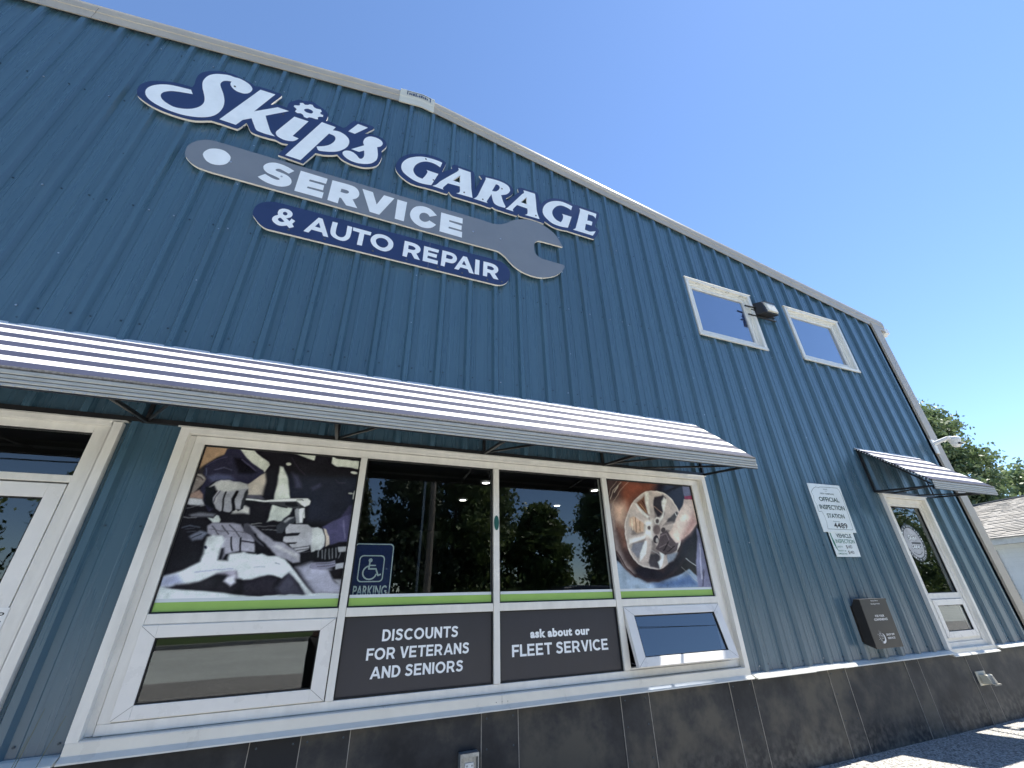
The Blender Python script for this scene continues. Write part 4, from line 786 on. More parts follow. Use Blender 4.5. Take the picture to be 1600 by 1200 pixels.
def poster(name, txt, xa, xb, za, zb, y, W_, H_, bg, label, grain=6, gain=1.5):
    cv = paint(txt, W_, H_, bg)
    def vn(k_):
        b_ = rng.normal(0, 1, (k_+2, k_+2)); gx = np.linspace(0, k_-1e-6, W_); gz = np.linspace(0, k_-1e-6, H_); ix = gx.astype(int); iz = gz.astype(int); fx = (gx-ix)[None, :]; fz = (gz-iz)[:, None]
        fx = fx*fx*(3-2*fx); fz = fz*fz*(3-2*fz)
        return (b_[iz][:, ix]*(1-fx)+b_[iz][:, ix+1]*fx)*(1-fz)+(b_[iz+1][:, ix]*(1-fx)+b_[iz+1][:, ix+1]*fx)*fz
    dx_ = vn(9)*1.3+vn(30)*.45; dz_ = vn(9)*1.3+vn(30)*.45; JJ, II = np.mgrid[0:H_, 0:W_]
    fj = np.clip(JJ+dz_, 0, H_-1.001); fi = np.clip(II+dx_, 0, W_-1.001); j0_ = fj.astype(int); i0_ = fi.astype(int); tj = (fj-j0_)[..., None]; ti = (fi-i0_)[..., None]
    cv = (cv[j0_, i0_]*(1-ti)+cv[j0_, i0_+1]*ti)*(1-tj)+(cv[j0_+1, i0_]*(1-ti)+cv[j0_+1, i0_+1]*ti)*tj
    bl = cv.copy()
    for r_ in (3, 6, 9):                      # broad glow of an out-of-focus photograph
        for ax in (0, 1):
            c1 = np.cumsum(np.pad(bl, [((r_+1, r_) if a == ax else (0, 0)) for a in range(3)], 'edge'), ax)
            bl = (np.take(c1, range(2*r_+1, c1.shape[ax]), ax)-np.take(c1, range(0, c1.shape[ax]-2*r_-1), ax))/(2*r_+1)
    cv = cv+(cv-bl)*.12+(bl-cv)*.30*np.clip(cv.mean(2, keepdims=True)/255, .12, .8)
    for _ in range(1):                        # soften like a printed photograph
        q = np.pad(cv, ((1, 1), (1, 1), (0, 0)), 'edge'); cv = (q[:-2, 1:-1]+q[2:, 1:-1]+q[1:-1, :-2]+q[1:-1, 2:]+2*cv)/6
    m_ = np.zeros((H_, W_))
    for k_, a_ in ((7, .10), (17, .08), (45, .06)):
        b_ = rng.normal(0, 1, (k_+2, k_+2)); gx = np.linspace(0, k_, W_); gz = np.linspace(0, k_, H_); ix = gx.astype(int); iz = gz.astype(int); fx = (gx-ix)[None, :]; fz = (gz-iz)[:, None]
        fx = fx*fx*(3-2*fx); fz = fz*fz*(3-2*fz)
        m_ += a_*((b_[iz][:, ix]*(1-fx)+b_[iz][:, ix+1]*fx)*(1-fz)+(b_[iz+1][:, ix]*(1-fx)+b_[iz+1][:, ix+1]*fx)*fz)
    cv = cv*np.clip(1+m_[..., None]*.55, .5, 1.5); cv = cv*.72+cv.mean(2, keepdims=True)*.28; cv = (6+cv*.955)*np.array([1.0, 1.01, .965])
    g = rng.normal(0, grain, (H_, W_, 1))*(.4+cv.mean(2, keepdims=True)/255); cv = np.clip(cv+g, 0, 255)
    c = cv/255; c = np.where(c <= .04045, c/12.92, ((c+.055)/1.055)**2.4)*gain; c = np.clip(c, 0, .9)
    xs = np.linspace(xa, xb, W_); zs = np.linspace(za, zb, H_); X, Z = np.meshgrid(xs, zs)
    root = (round((xa+xb)/2, 3), y, za)
    co = np.stack([X-root[0], np.zeros_like(X), Z-root[2]], -1).reshape(-1, 3)
    i = np.arange(W_-1); j = np.arange(H_-1); I, J = np.meshgrid(i, j); a = (J*W_+I).reshape(-1)
    f = np.stack([a, a+1, a+W_+1, a+W_], -1)
    me = bpy.data.meshes.new(name); me.vertices.add(len(co)); me.vertices.foreach_set('co', co.astype(np.float32).ravel())
    me.loops.add(f.size); me.loops.foreach_set('vertex_index', f.ravel().astype(np.int32)); me.polygons.add(len(f))
    me.polygons.foreach_set('loop_start', (np.arange(len(f))*4).astype(np.int32)); me.update(calc_edges=True); me.validate()
    at = me.color_attributes.new('print', 'FLOAT_COLOR', 'POINT'); rgba = np.concatenate([c.reshape(-1, 3), np.ones((len(co), 1))], 1).astype(np.float32); at.data.foreach_set('color', rgba.ravel())
    nt = NT(name+'_print'); va = nt.n('ShaderNodeVertexColor'); va.layer_name = 'print'; nt.l(va.outputs[0], nt.b.inputs['Base Color']); nt.b.inputs['Roughness'].default_value = .12; nt.b.inputs['Specular IOR Level'].default_value = .32
    me.materials.append(nt.m); o = bpy.data.objects.new(name, me); COL.objects.link(o); o.location = root
    return tag(o, label, 'poster')
poster('window_poster', POSTER_MECHANIC, -1.055, .075, 1.470, 2.510, GY-.008, 330, 300, (22, 20, 28), 'poster of a gloved mechanic turning a ratchet over an engine')
poster('window_poster', POSTER_WHEEL, 2.478, 3.610, 1.470, 2.510, GY-.008, 270, 290, (28, 24, 32), 'poster of a hand fitting a silver alloy wheel on a tyre')
# lime and white stripe along the foot of the upper lights
for i, (a, b) in enumerate(PX):
    mb = MB(); mb.box(a+.002, b-.002, GY-.0085, GY-.0078, 1.392, 1.452); o = mb.build('lime_band', M['green'], big)
    mb = MB(); mb.box(a+.002, b-.002, GY-.0085, GY-.0078, 1.4525, 1.473); o = mb.build('white_band', M['stripe'], big)

# geometric bold capitals, unit height
def _arc(cx, cz, rx, rz, a0, a1, n=10): return [(cx+rx*math.cos(R(a0+(a1-a0)*i/n)), cz+rz*math.sin(R(a0+(a1-a0)*i/n))) for i in range(n+1)]
def _ribbon(sp, wd):
    L_, R_2 = [], []
    for i, p_ in enumerate(sp):
        a = Vector(sp[max(0, i-1)]); b = Vector(sp[min(len(sp)-1, i+1)]); d = (b-a).normalized(); nn = Vector((-d.y, d.x))*wd/2; L_.append(tuple(Vector(p_)+nn)); R_2.append(tuple(Vector(p_)-nn))
    return L_+R_2[::-1]
_S = [(.655, .765), (.59, .845), (.49, .895), (.37, .905), (.25, .885), (.165, .825), (.135, .735), (.165, .65), (.24, .59), (.35, .545), (.46, .505), (.56, .445), (.615, .36), (.61, .255), (.55, .165), (.45, .11), (.34, .095), (.23, .11), (.13, .155), (.05, .225)]
GL = {'D': [[(0, 0), (0, 1)]+_arc(.36, .5, .47, .5, 90, -90), [(.21, .19), (.21, .81)]+_arc(.36, .5, .255, .31, 90, -90)],
 'N': [[(0, 0), (0, 1), (.19, 1), (.61, .42), (.61, 1), (.82, 1), (.82, 0), (.64, 0), (.21, .59), (.21, 0)]],
 'F': [[(0, 0), (0, 1), (.70, 1), (.70, .81), (.21, .81), (.21, .58), (.64, .58), (.64, .39), (.21, .39), (.21, 0)]],
 'L': [[(0, 0), (0, 1), (.21, 1), (.21, .19), (.66, .19), (.66, 0)]],
 'V': [[(-.01, 1), (.22, 1), (.43, .31), (.64, 1), (.87, 1), (.53, 0), (.33, 0)]],
 'C': [_arc(.5, .5, .5, .5, 42, 318, 22)+_arc(.5, .5, .285, .30, 312, 48, 18)],
 'O': [_arc(.52, .5, .52, .505, 0, 345, 23), _arc(.52, .5, .305, .31, 0, 345, 23)],
 'S': [_ribbon(_S, .205)],
 'E': [[(0, 0), (0, 1), (.73, 1), (.73, .815), (.21, .815), (.21, .595), (.67, .595), (.67, .41), (.21, .41), (.21, .185), (.74, .185), (.74, 0)]],
 'T': [[(.295, 0), (.295, .81), (0, .81), (0, 1), (.80, 1), (.80, .81), (.505, .81), (.505, 0)]],
 'I': [[(0, 0), (0, 1), (.21, 1), (.21, 0)]],
 'A': [[(0, 0), (.40, 1.0), (.61, 1), (1.01, 0), (.78, 0), (.70, .21), (.30, .21), (.22, 0)], [(.37, .39), (.505, .74), (.635, .39)]],
 'U': [[(0, 1)]+_arc(.405, .42, .405, .43, 180, 360, 14)+[(.81, 1), (.60, 1)]+_arc(.405, .42, .20, .235, 360, 180, 12)+[(.205, 1)]],
 'R': [[(0, 0), (0, 1)]+_arc(.44, .675, .37, .325, 90, -62, 9)+[(.85, 0), (.60, 0), (.41, .33), (.21, .33), (.21, 0)], [(.21, .52), (.21, .815)]+_arc(.43, .668, .17, .147, 90, -90, 6)]}
def caps_text(body, x0, x1, z0, z1, y, m_, parent, gap=.13):
    pen = 0; items = []
    for ch in body:
        if ch == ' ': pen += .34; continue
        L_ = GL[ch]; wd = max(p_[0] for l_ in L_ for p_ in l_); items.append((pen, L_)); pen += wd+(gap if ch not in 'AVTFL' else gap*.6)
    pen -= gap; mb = MB(); sx = (x1-x0)/pen; sz = z1-z0
    for o_, L_ in items: mb.poly([[(x0+(o_+a)*sx, z0+b*sz) for a, b in l_] for l_ in L_], y, None)
    return mb.build('lettering', m_, parent)
def vinyl(name, label, a, b, za, zb, y, m, lines):
    t = empty(name, ((a+b)/2, y, za), label, 'window sign')
    mb = MB(); mb.box(a, b, y, y+.002, za, zb); mb.build('backing', m, t)
    for body, lx0, lx1, lz0, lz1 in lines:
        if body.isupper(): caps_text(body, lx0, lx1, lz0, lz1, y-.0012, M['letter'], t); continue
        text_mesh(body, lx0, lx1, lz0, lz1, y-.0012, M['letter'], 'lettering', t, .05, space=1.10)
    return t
vinyl('discount_sign', 'charcoal window panel reading DISCOUNTS FOR VETERANS AND SENIORS', .127, 1.223, .862, 1.324, .018, M['panelgfx'],
      [('DISCOUNTS', .390, .952, 1.170, 1.243), ('FOR VETERANS', .295, 1.042, 1.060, 1.131), ('AND SENIORS', .334, .998, .950, 1.020)])
vinyl('fleet_sign', 'charcoal window panel reading ask about our FLEET SERVICE', 1.297, 2.393, .862, 1.324, .018, M['panelgfx'],
      [('ask about our', 1.556, 2.113, 1.130, 1.192), ('FLEET SERVICE', 1.394, 2.280, 1.012, 1.093)])

# accessible parking sign behind the second light
def rrect(x0, x1, z0, z1, r, n=5):
    pts = []
    for cx, cz, a0 in ((x1-r, z1-r, 0), (x0+r, z1-r, 90), (x0+r, z0+r, 180), (x1-r, z0+r, 270)):
        for i in range(n+1): a = R(a0+90*i/n); pts.append((cx+r*math.cos(a), cz+r*math.sin(a)))
    return pts
y = GY+.02
pk = empty('parking_sign', (.28, y, 1.40), 'blue wheelchair PARKING sign standing inside the second window pane', 'parking sign')
blue = mat('sign_blue', (.008, .022, .10), .35); pw = mat('sign_white', (.62, .72, .68), .5)
MB().poly([rrect(.115, .415, 1.38, 1.832, .03)], y, y+.003).build('board', blue, pk)
MB().poly([rrect(.118, .412, 1.383, 1.829, .028), rrect(.125, .405, 1.39, 1.822, .024)], y-.001, None).build('border', pw, pk)
MB().poly([rrect(.163, .352, 1.556, 1.745, .03), rrect(.171, .344, 1.564, 1.737, .024)], y-.001, None).build('border', pw, pk)
ic = MB(); ic.ring(.246, 1.708, .0145, .0145, y-.001, None, 20)
def fl(mb, pts, wd):
    for a, b in zip(pts[:-1], pts[1:]):
        a = Vector(a); b = Vector(b); d = (b-a).normalized(); nrm = Vector((-d.y, d.x))*wd/2; a = a-d*wd*.3; b = b+d*wd*.3
        mb.poly([[tuple(a-nrm), tuple(b-nrm), tuple(b+nrm), tuple(a+nrm)]], y-.001-.0002*(len(mb.f) % 7), None)
fl(ic, [(.2425, 1.695), (.240, 1.648), (.293, 1.648), (.313, 1.602), (.331, 1.609)], .011)
fl(ic, [(.243, 1.672), (.287, 1.672)], .009)
fl(ic, [(.250+.050*math.cos(R(a)), 1.622+.047*math.sin(R(a))) for a in range(105, 346, 15)], .010)
ic.build('wheelchair_symbol', pw, pk)
text_mesh('PARKING', .146, .388, 1.462, 1.533, y-.001, pw, 'lettering', pk, .02)
# green oval sticker on the middle mullion
mb = MB(); mb.ring(1.259, 2.012, .023, .062, -.0125, -.0115, 28); tag(mb.build('oval_sticker', mat('dark_green_sticker', (.015, .10, .085), .35, var=.15, vscale=80)), 'small dark green oval sticker on the middle window mullion', 'sticker')

# --- entrance door at the left
dz1 = 2.595
door = MB(); door.box(-1.705, -1.652, -.004, .06, .0, 2.565); door.box(-3.6, -1.705, -.004, .06, 2.512, 2.565); door.box(-3.6, -1.705, -.004, .06, 2.165, 2.212)
door.box(-3.6, -3.55, -.004, .06, 0, 2.512)
dr = door.build('door', M['frame'], G, bevel=.003)
mb = MB(); mb.box(-1.652, -1.603, -.020, .03, .0, 2.565); mb.box(-1.603, -1.552, -.046, -.04, .0, 2.59); mb.box(-1.606, -1.600, -.046, -.02, 0, 2.59); mb.box(-1.552, -1.546, -.048, .0, 0, 2.59)
mb.build('jamb_casing', M['frame'], dr)
mb = MB(); mb.box(-3.66, -1.60, -.046, .02, 2.565, 2.60); mb.prof_x([(-.001, 2.612), (-.052, 2.604), (-.056, 2.592), (-.046, 2.598), (-.001, 2.602)], -3.68, -1.53); mb.build('head_casing', M['frame'], dr)
pane('transom_pane', -3.55, -1.705, 2.212, 2.512, .03, dr)
mb = MB(); mb.box(-3.55, -1.706, .012, .026, 2.504, 2.512); mb.box(-1.714, -1.706, .012, .026, 2.212, 2.504); mb.build('gasket', M['gasket'], dr)
mb = MB(); mb.box(-1.80, -1.712, -.002, .045, .02, 2.155); mb.box(-2.62, -1.80, -.002, .045, 2.065, 2.155); mb.box(-2.71, -2.62, -.002, .045, .02, 2.155); mb.box(-2.62, -1.80, -.002, .045, .02, .27)
mb.build('door_leaf', M['frame2'], dr, bevel=.003)
pane('door_pane', -2.62, -1.80, .27, 2.065, .02, dr)
mb = MB(); rect_frame(mb, -2.62, -1.80, .27, 2.065, .007, .004, .02); mb.build('gasket', M['gasket'], dr)
mb = MB(); mb.box(-1.755-.0, -1.700, -.004, -.0026, 1.245, 1.445); mb.build('pull_plate', M['white'], dr)
dk = mat('black_print', (.01, .01, .01), .5)
for i, ch in enumerate('PULL'):
    zc = 1.408-i*.043; text_mesh(ch, -1.741, -1.716, zc-.014, zc+.014, -.0048, dk, 'lettering', dr, .012)
mb = MB(); mb.tube((-1.835, -.06, .95), (-1.835, -.06, 1.25), .011, 10); mb.tube((-1.835, -.06, .97), (-1.80, -.0, .97), .008); mb.tube((-1.835, -.06, 1.23), (-1.80, -.0, 1.23), .008); mb.build('door_handle', M['rust'], dr)

# --- narrow window at the right
def recess_win(X0_, X1_, Z0_, Z1_, f, name='window'):
    mb = MB(); yg = .030
    rect_frame(mb, X0_+.055, X1_-.055, Z0_+.03, Z1_-.05, f-.055, .000, .05, f-.05, f-.04)
    wd = mb.build(name, M['frame'], G, bevel=.003)
    return wd
nw = MB(); rect_frame(nw, 7.055, 7.975, .745, 2.555, .060, -.004, .07); rect_frame(nw, 7.115, 7.915, .805, 2.495, .045, .012, .07)
nwo = nw.build('window', M['frame'], G, bevel=.003)
casing(7.005, 8.025, .745, 2.602, nwo)
mb = MB(); mb.box(7.160, 7.870, .006, .07, 1.275, 1.345); mb.build('transom', M['frame'], nwo, bevel=.003)
pane('pane', 7.160, 7.870, 1.345, 2.450, .04, nwo)
mb = MB(); rect_frame(mb, 7.161, 7.869, 1.346, 2.449, .008, .02, .04); mb.build('gasket', M['gasket'], nwo)
sash(7.160, 7.870, .850, 1.272, nwo, fw=.07)
# round shop sticker on that pane
def Pp(x, z): return P(x, z, .04)
st = empty('round_sticker', (7.41, .035, 1.96), 'round silver and black shop sticker inside the narrow window', 'sticker')
cx, cz = Pp(7.325, 1.962); 
silver = mat('silver_vinyl', (.45, .45, .48), .4, var=.25, vscale=7); bk = mat('black_vinyl', (.012, .014, .02), .4)
MB().poly([[(cx+.236*math.cos(2*math.pi*i/48), cz+.243*math.sin(2*math.pi*i/48)) for i in range(48)]], .0345, .036).build('rim', bk, st)
MB().ring(cx, cz, .186, .194, .0338, None, 48).build('disc', silver, st)
ringtxt = 'SERVICE * AUTO REPAIR * BRAKES * TIRES * '
for i, ch in enumerate(ringtxt):
    if ch == ' ': continue
    a = math.pi*1.0-2*math.pi*i/len(ringtxt); rx, rz = cx+.211*math.cos(a), cz+.218*math.sin(a)
    text_mesh(ch, rx-.010, rx+.010, rz-.012, rz+.012, .0335, M['letter'], 'lettering', st, .01, rot=(a-math.pi/2, rx, rz))
def mini(key, bx, m, yy, name, holes=True):
    allp = [q for g_ in TR[bx[4]] for s in g_ for q in loops(s)]
    ax0 = min(p[0] for p in allp); ax1 = max(p[0] for p in allp); az0 = min(p[1] for p in allp); az1 = max(p[1] for p in allp)
    mb = MB()
    for g_ in TR[key]:
        Ls = [[(bx[0]+(p[0]-ax0)/(ax1-ax0)*(bx[1]-bx[0]), bx[2]+(p[1]-az0)/(az1-az0)*(bx[3]-bx[2])) for p in loops(s)] for s in g_]
        mb.poly(Ls, yy, None)
    return mb.build(name, m, st)
bxa = (cx-.115, cx+.10, cz+.012, cz+.105, 'script_backing'); mini('script_backing', bxa, bk, .0334, 'emblem'); mini('script_letters', bxa, M['letter'], .0331, 'emblem')
bxb = (cx-.10, cx+.165, cz-.085, cz-.030, 'garage_backing'); mini('garage_backing', bxb, bk, .0334, 'emblem'); mini('garage_letters', bxb, M['letter'], .0331, 'emblem')
MB().box(cx-.06, cx+.15, .0332, .0334, cz-.018, cz+.004).build('emblem', bk, st)
# a mini wrench band round the bottom of the disc
mb = MB()
for i in range(9):
    a = R(235+i*9); mb.box(cx+.15*math.cos(a)-.008, cx+.15*math.cos(a)+.008, .0332, .0334, cz+.155*math.sin(a)-.006, cz+.155*math.sin(a)+.006)
mb.build('emblem', bk, st)

# --- the two small upper windows
for (a, b, za, zb) in ((4.338, 5.682, 4.690, 5.750), (6.494, 7.868, 4.700, 5.755)):
    mb = MB(); rect_frame(mb, a+.05, b-.05, za+.04, zb-.04, .045, -.006, .06); rect_frame(mb, a+.095, b-.095, za+.085, zb-.085, .050, .010, .06)
    wo = mb.build('window', M['frame'], G, bevel=.003)
    casing(a, b, za+.04, zb, wo, flat=True)
    pane('pane', a+.145, b-.145, za+.135, zb-.135, .03, wo, M['glass_up'])
    mb = MB(); mb.add([(a+.1, .062, za+.1), (b-.1, .062, za+.1), (b-.1, .062, zb-.1), (a+.1, .062, zb-.1)], [(0, 1, 2, 3)]); mb.build('sky_tinted_blind', mat('blind_sky_reflection_blue', (.17, .25, .48), .9), wo)  # blind coloured blue to stand in for sky reflected in the panes

# --- rooms behind the glass
def room(xa, xb, ya, yb, za, zb, nm):
    mb = MB()
    mb.add([(xa, ya, za), (xb, ya, za), (xb, yb, za), (xa, yb, za), (xa, ya, zb), (xb, ya, zb), (xb, yb, zb), (xa, yb, zb)],
           [(0, 1, 2, 3), (4, 7, 6, 5), (1, 5, 6, 2), (2, 6, 7, 3), (3, 7, 4, 0)])
    return mb.build(nm, M['inside'], G)
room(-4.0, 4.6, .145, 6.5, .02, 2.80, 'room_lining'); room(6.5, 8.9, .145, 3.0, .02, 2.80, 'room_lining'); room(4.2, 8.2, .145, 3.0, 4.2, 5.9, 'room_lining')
for (lx, ly, lb) in ((1.71, 1.67, 'lit round ceiling downlight near the glass left of the middle mullion'), (1.71, 2.83, 'lit round ceiling downlight deeper in the room left of the middle mullion'),
                 (3.39, 1.66, 'lit round ceiling downlight near the glass beside the wheel poster'), (3.38, 2.86, 'lit round ceiling downlight deeper in the room left of the wheel poster')):
    t = empty('ceiling_light', (lx, ly-D+.0, 2.80), lb, 'ceiling light', 'recessed lights in the ceiling behind the shop window')
    t.location = (lx, ly, 2.79); ORIG[t.name] = (lx, ly, 2.79)
    n = 24
    mb = MB(); vs = []
    for rr, zz in ((.072, 2.797), (.075, 2.786), (.052, 2.782), (.050, 2.792)):
        vs += [(lx+rr*math.cos(2*math.pi*i/n), ly+rr*math.sin(2*math.pi*i/n), zz) for i in range(n)]
    mb.add(vs, [(k*n+i, k*n+(i+1) % n, (k+1)*n+(i+1) % n, (k+1)*n+i) for k in range(3) for i in range(n)]); mb.build('trim_ring', M['white'], t)
    mb = MB(); mb.add([(lx+.050*math.cos(2*math.pi*i/n), ly+.050*math.sin(2*math.pi*i/n), 2.791) for i in range(n)], [tuple(range(n))[::-1]]); mb.build('lamp', M['lamp'], t)
# ------------------------------------------------------------------ the big wall signs
def wall_sign(name, key_b, key_l, label, face, yb0=-.060, yb1=-.036, hole_l=()):
    allp = [q for g_ in TR[key_b] for s in g_ for q in loops(s)]
    loc = (sum(p[0] for p in allp)/len(allp), -.03, min(p[1] for p in allp))
    t = empty(name, loc, label, 'sign')
    for g_ in TR[key_b]:
        Ls = [loops(s) for s in g_]
        MB().poly(Ls, yb0, yb0+.0012).build('face', face, t)
        MB().poly(Ls, yb0+.0013, yb1).build('backing', M['cream'], t)
    for g_ in TR[key_l]:
        MB().poly([loops(s) for s in g_], yb0-.0016, yb0-.0002).build('letter', M['letter'], t)
    return t
s1 = wall_sign('script_sign', 'script_backing', 'script_letters', "white script Skip's with a gear dot on a navy cut-out board", M['navy'])
s2 = wall_sign('garage_sign', 'garage_backing', 'garage_letters', 'white serif GARAGE lettering on a navy cut-out board', M['navy'], -.058)
s3 = wall_sign('wrench_sign', 'wrench_backing', 'service_letters', 'long grey wrench-shaped board reading SERVICE', M['grey'], -.059)
s4 = wall_sign('repair_sign', 'capsule_backing', 'repair_letters', 'navy capsule board reading & AUTO REPAIR under the wrench', M['navy'])
s3.children[2]['label'] = 'white disc at the handle end'
def bolts(t, pts, m, y):
    for x, z in pts:
        MB().tube((x, y, z), (x, y-.005, z), .011, 8).build('bolt', m, t)
def inv(px_, pz_): return px_, pz_
# bolt heads, read on the sign plane
BOLTS = [(-1.60, 5.41), (-1.14, 5.41), (.955, 5.40), (1.31, 5.41), (-.62, 5.205)]
bolts(s3, BOLTS[:4], M['screw'], -.060)
bolts(s4, [(-.93, 4.71), (-.60, 4.705), (-.13, 4.705), (.22, 4.70), (.56, 4.70), (.84, 4.705), (1.14, 4.70), (1.32, 4.72)], M['rust'], -.060)
bolts(s1, [(-1.86, 6.60), (-1.62, 5.98), (-1.33, 6.40)], M['rust'], -.0625)
bolts(s2, [(.30, 6.45), (.42, 6.10), (.82, 6.05), (1.34, 6.36), (1.07, 6.03), (2.36, 6.05), (1.83, 6.04)], M['rust'], -.0605)
# weathered seams in the capsule board
MB().box(.452, .456, -.0606, -.0595, 4.662, 5.035).build('seam', M['grey'], s4)

# ------------------------------------------------------------------ awnings
def awning(name, label, xa, xb, brackets, left_open=True):
    ztop, zf, yf = 3.268, 2.618, -.704
    t = empty(name, ((xa+xb)/2, 0, 2.6), label, 'awning')
    L = math.hypot(yf, ztop-zf); dy, dz = yf/L, (zf-ztop)/L; ny, nz = dz, -dy     # outward normal (up/out)
    if nz < 0: ny, nz = -ny, -nz
    fr = [0, .100, .20, .298, .40, .495, .595, .690, .785, .870, .968]
    bow = lambda f: .005*math.sin(math.pi*f)
    def pt(f, off):
        return (dy*L*f+ny*(off+bow(f))-.002, ztop+dz*L*f+nz*(off+bow(f)))
    for i in range(10):
        a, b = fr[i], fr[i+1]; white = i % 2 == 0
        off = .0045 if white else .0043
        mb = MB()
        if white:      # shallow grooves pressed along the slat
            ts = [a, a+.004, a+(b-a)*.30, a+(b-a)*.33, a+(b-a)*.36, a+(b-a)*.63, a+(b-a)*.66, a+(b-a)*.69, b-.004, b]
            os_ = [off-.001, off, off, off-.0015, off, off, off-.0015, off, off, off-.001]
        else:
            ts = [a, b]; os_ = [off, off]
        top = [pt(f, o_) for f, o_ in zip(ts, os_)]; bot = [pt(f, -.004) for f in (b, a)]
        mb.prof_x(top+bot, xa, xb)
        o = mb.build('slat', M['awn_white'] if white else M['awn_blue'], t)
    # bead at the fold, dirty
    y0, z0 = pt(.975, .0); mb = MB()
    n = 120 if xb-xa > 3 else 24
    for i in range(n):
        a = xa+(xb-xa)*i/n; b = xa+(xb-xa)*(i+1)/n
        mb.prof_x([(y0+.012, z0+.012), (y0-.010, z0+.006+rng.uniform(-.001, .0015)), (y0-.013, z0-.006), (y0-.004, z0-.014), (y0+.012, z0-.010)], a, b)
    mb.build('front_bead', M['awn_bead'], t)
    # ribbed valance
    zz = z0-.013
    for i, h in enumerate((.030, .026, .024, .022)):
        mb = MB(); yv = y0-.004+(.003 if i % 2 else 0)
        mb.prof_x([(yv-.002, zz), (yv-.006, zz-.004), (yv-.006, zz-h+.008), (yv-.001, zz-h+.004), (yv+.006, zz-h+.004), (yv+.006, zz)], xa, xb)
        mb.build('valance_strip', M['awn_lip'], t); zz -= h
    mb = MB(); mb.box(xa, xb, y0-.001, y0+.004, zz-.004, zz+.116); mb.build('valance_back', M['black'], t)
    # rivets showing through along the lower lip
    mb = MB(); x = xa+.02
    while x < xb-.01:
        mb.tube((x, y0-.010, zz+.0055), (x, y0-.0135, zz+.0055), .0035, 5); x += .0508
    mb.build('rivet', M['screw'], t, kind='stuff')
    # frame
    zb = 2.625
    fr_ = MB(); fr_.box(xa+.02, xb-.02, -.036, -.010, zb-.014, zb+.020); fr_.box(xa+.02, xb-.02, -.034, -.004, ztop-.06, ztop-.03); fr_.box(xa+.01, xb-.01, y0+.006, y0+.030, zz+.004, zz+.034)
    fr_.build('frame_rail', M['black'], t)
    for bx in brackets:
        mb = MB(); mb.beam((bx, -.02, zb), (bx, y0+.02, zz+.04), .022, .022); mb.build('arm', M['black'], t)
        mb = MB(); mb.box(bx-.011, bx+.011, -.036, -.010, zb+.02, ztop-.06); mb.build('post', M['black'], t)
        mb = MB(); mb.beam((bx, -.05, ztop-.05), (bx, y0+.03, zz+.05+.02), .018, .018); mb.build('rafter', M['black'], t)
        if bx < xb-.3 and xb-xa > 3:
            mb = MB(); mb.beam((bx+.01, -.03, zb+.01), (bx+.34, y0+.03, zz+.04), .016, .016); mb.build('brace', M['black'], t)
    if xb-xa > 3:
        mb = MB(); mb.beam((xb-.9, -.03, zb+.01), (xb-.03, y0+.03, zz+.04), .016, .016); mb.build('brace', M['black'], t)
    else:
        mb = MB(); mb.beam((xa+.45, -.03, zb+.005), (xa+.03, y0+.03, zz+.04), .016, .016); mb.beam((xb-.45, -.03, zb+.005), (xb-.03, y0+.03, zz+.04), .016, .016); mb.build('brace', M['black'], t)
    # sawtooth end trim of the slats
    for xe in (xa, xb):
        mb = MB(); p0 = pt(0, -.006); p1 = pt(.97, -.006)
        mb.beam((xe+(.006 if xe == xa else -.006), p0[0], p0[1]), (xe+(.006 if xe == xa else -.006), p1[0], p1[1]), .010, .014); mb.build('end_rail', M['black'], t)
        mb = MB()
        for i in range(26):
            f = .02+i*.037; q = pt(f, -.012); mb.box(xe-.004, xe+.004, q[0]-.006, q[0]+.006, q[1]-.006, q[1]+.006)
        mb.build('end_clip', M['awn_white'], t, kind='stuff')
    return t
awning('long_awning', 'long white and slate striped metal awning over the door and shop window', -4.4, 3.81, [-4.0, -2.71, -1.428, -.147, 1.133, 2.433, 3.78])
awning('small_awning', 'short white and slate striped metal awning over the narrow window', 6.88, 8.35, [6.905, 8.325])

# ------------------------------------------------------------------ inspection boards
yb = -.044
def S(x, z): return P(x, z, 0)
green_ink = mat('dark_green_ink', (.02, .06, .05), .5); black_ink = mat('black_ink', (.012, .013, .015), .5); teal_ink = mat('teal_ink', (.01, .16, .10), .5)
board_m = mat('white_enamel_board', (.70, .75, .74), .35, var=.05, vscale=6)
b1 = empty('inspection_board', (5.81, yb, 2.03), 'white OFFICIAL INSPECTION STATION board numbered 4489', 'sign')
def quad_board(t, pts, m_, th=.006, y=yb): MB().poly([pts], y, y+th).build('board', m_, t)
kb = (D+yb)/D
def A(x, z): return (x*kb, (z-EYE)*kb+EYE)
quad_board(b1, [A(5.560, 2.055), A(6.182, 2.058), A(6.196, 2.665), A(5.560, 2.660)], board_m)
kk = .9888     # board outline readings were taken on the wall plane, lettering on the board plane
OUT = [(5.619, 2.576), (5.662, 2.603), (5.705, 2.617), (5.743, 2.608), (5.786, 2.621), (5.861, 2.624), (6.131, 2.628), (6.157, 2.595), (6.170, 2.50), (6.141, 2.106), (6.117, 2.092), (5.653, 2.092), (5.675, 2.182), (5.673, 2.255), (5.652, 2.306), (5.599, 2.299), (5.597, 2.334), (5.608, 2.367), (5.597, 2.399), (5.581, 2.436), (5.601, 2.494), (5.582, 2.545)]
OUT = [A(*p) for p in OUT]
mb = MB(); yl = yb-.0006
for i in range(len(OUT)):
    a = Vector(OUT[i]); b = Vector(OUT[(i+1) % len(OUT)]); d = (b-a).normalized(); nn = Vector((-d.y, d.x))*.0022; a = a-d*.001; b = b+d*.001
    mb.poly([[tuple(a-nn), tuple(b-nn), tuple(b+nn), tuple(a+nn)]], yl-.0001*(i % 3), None)
mb.build('state_outline', green_ink, b1)
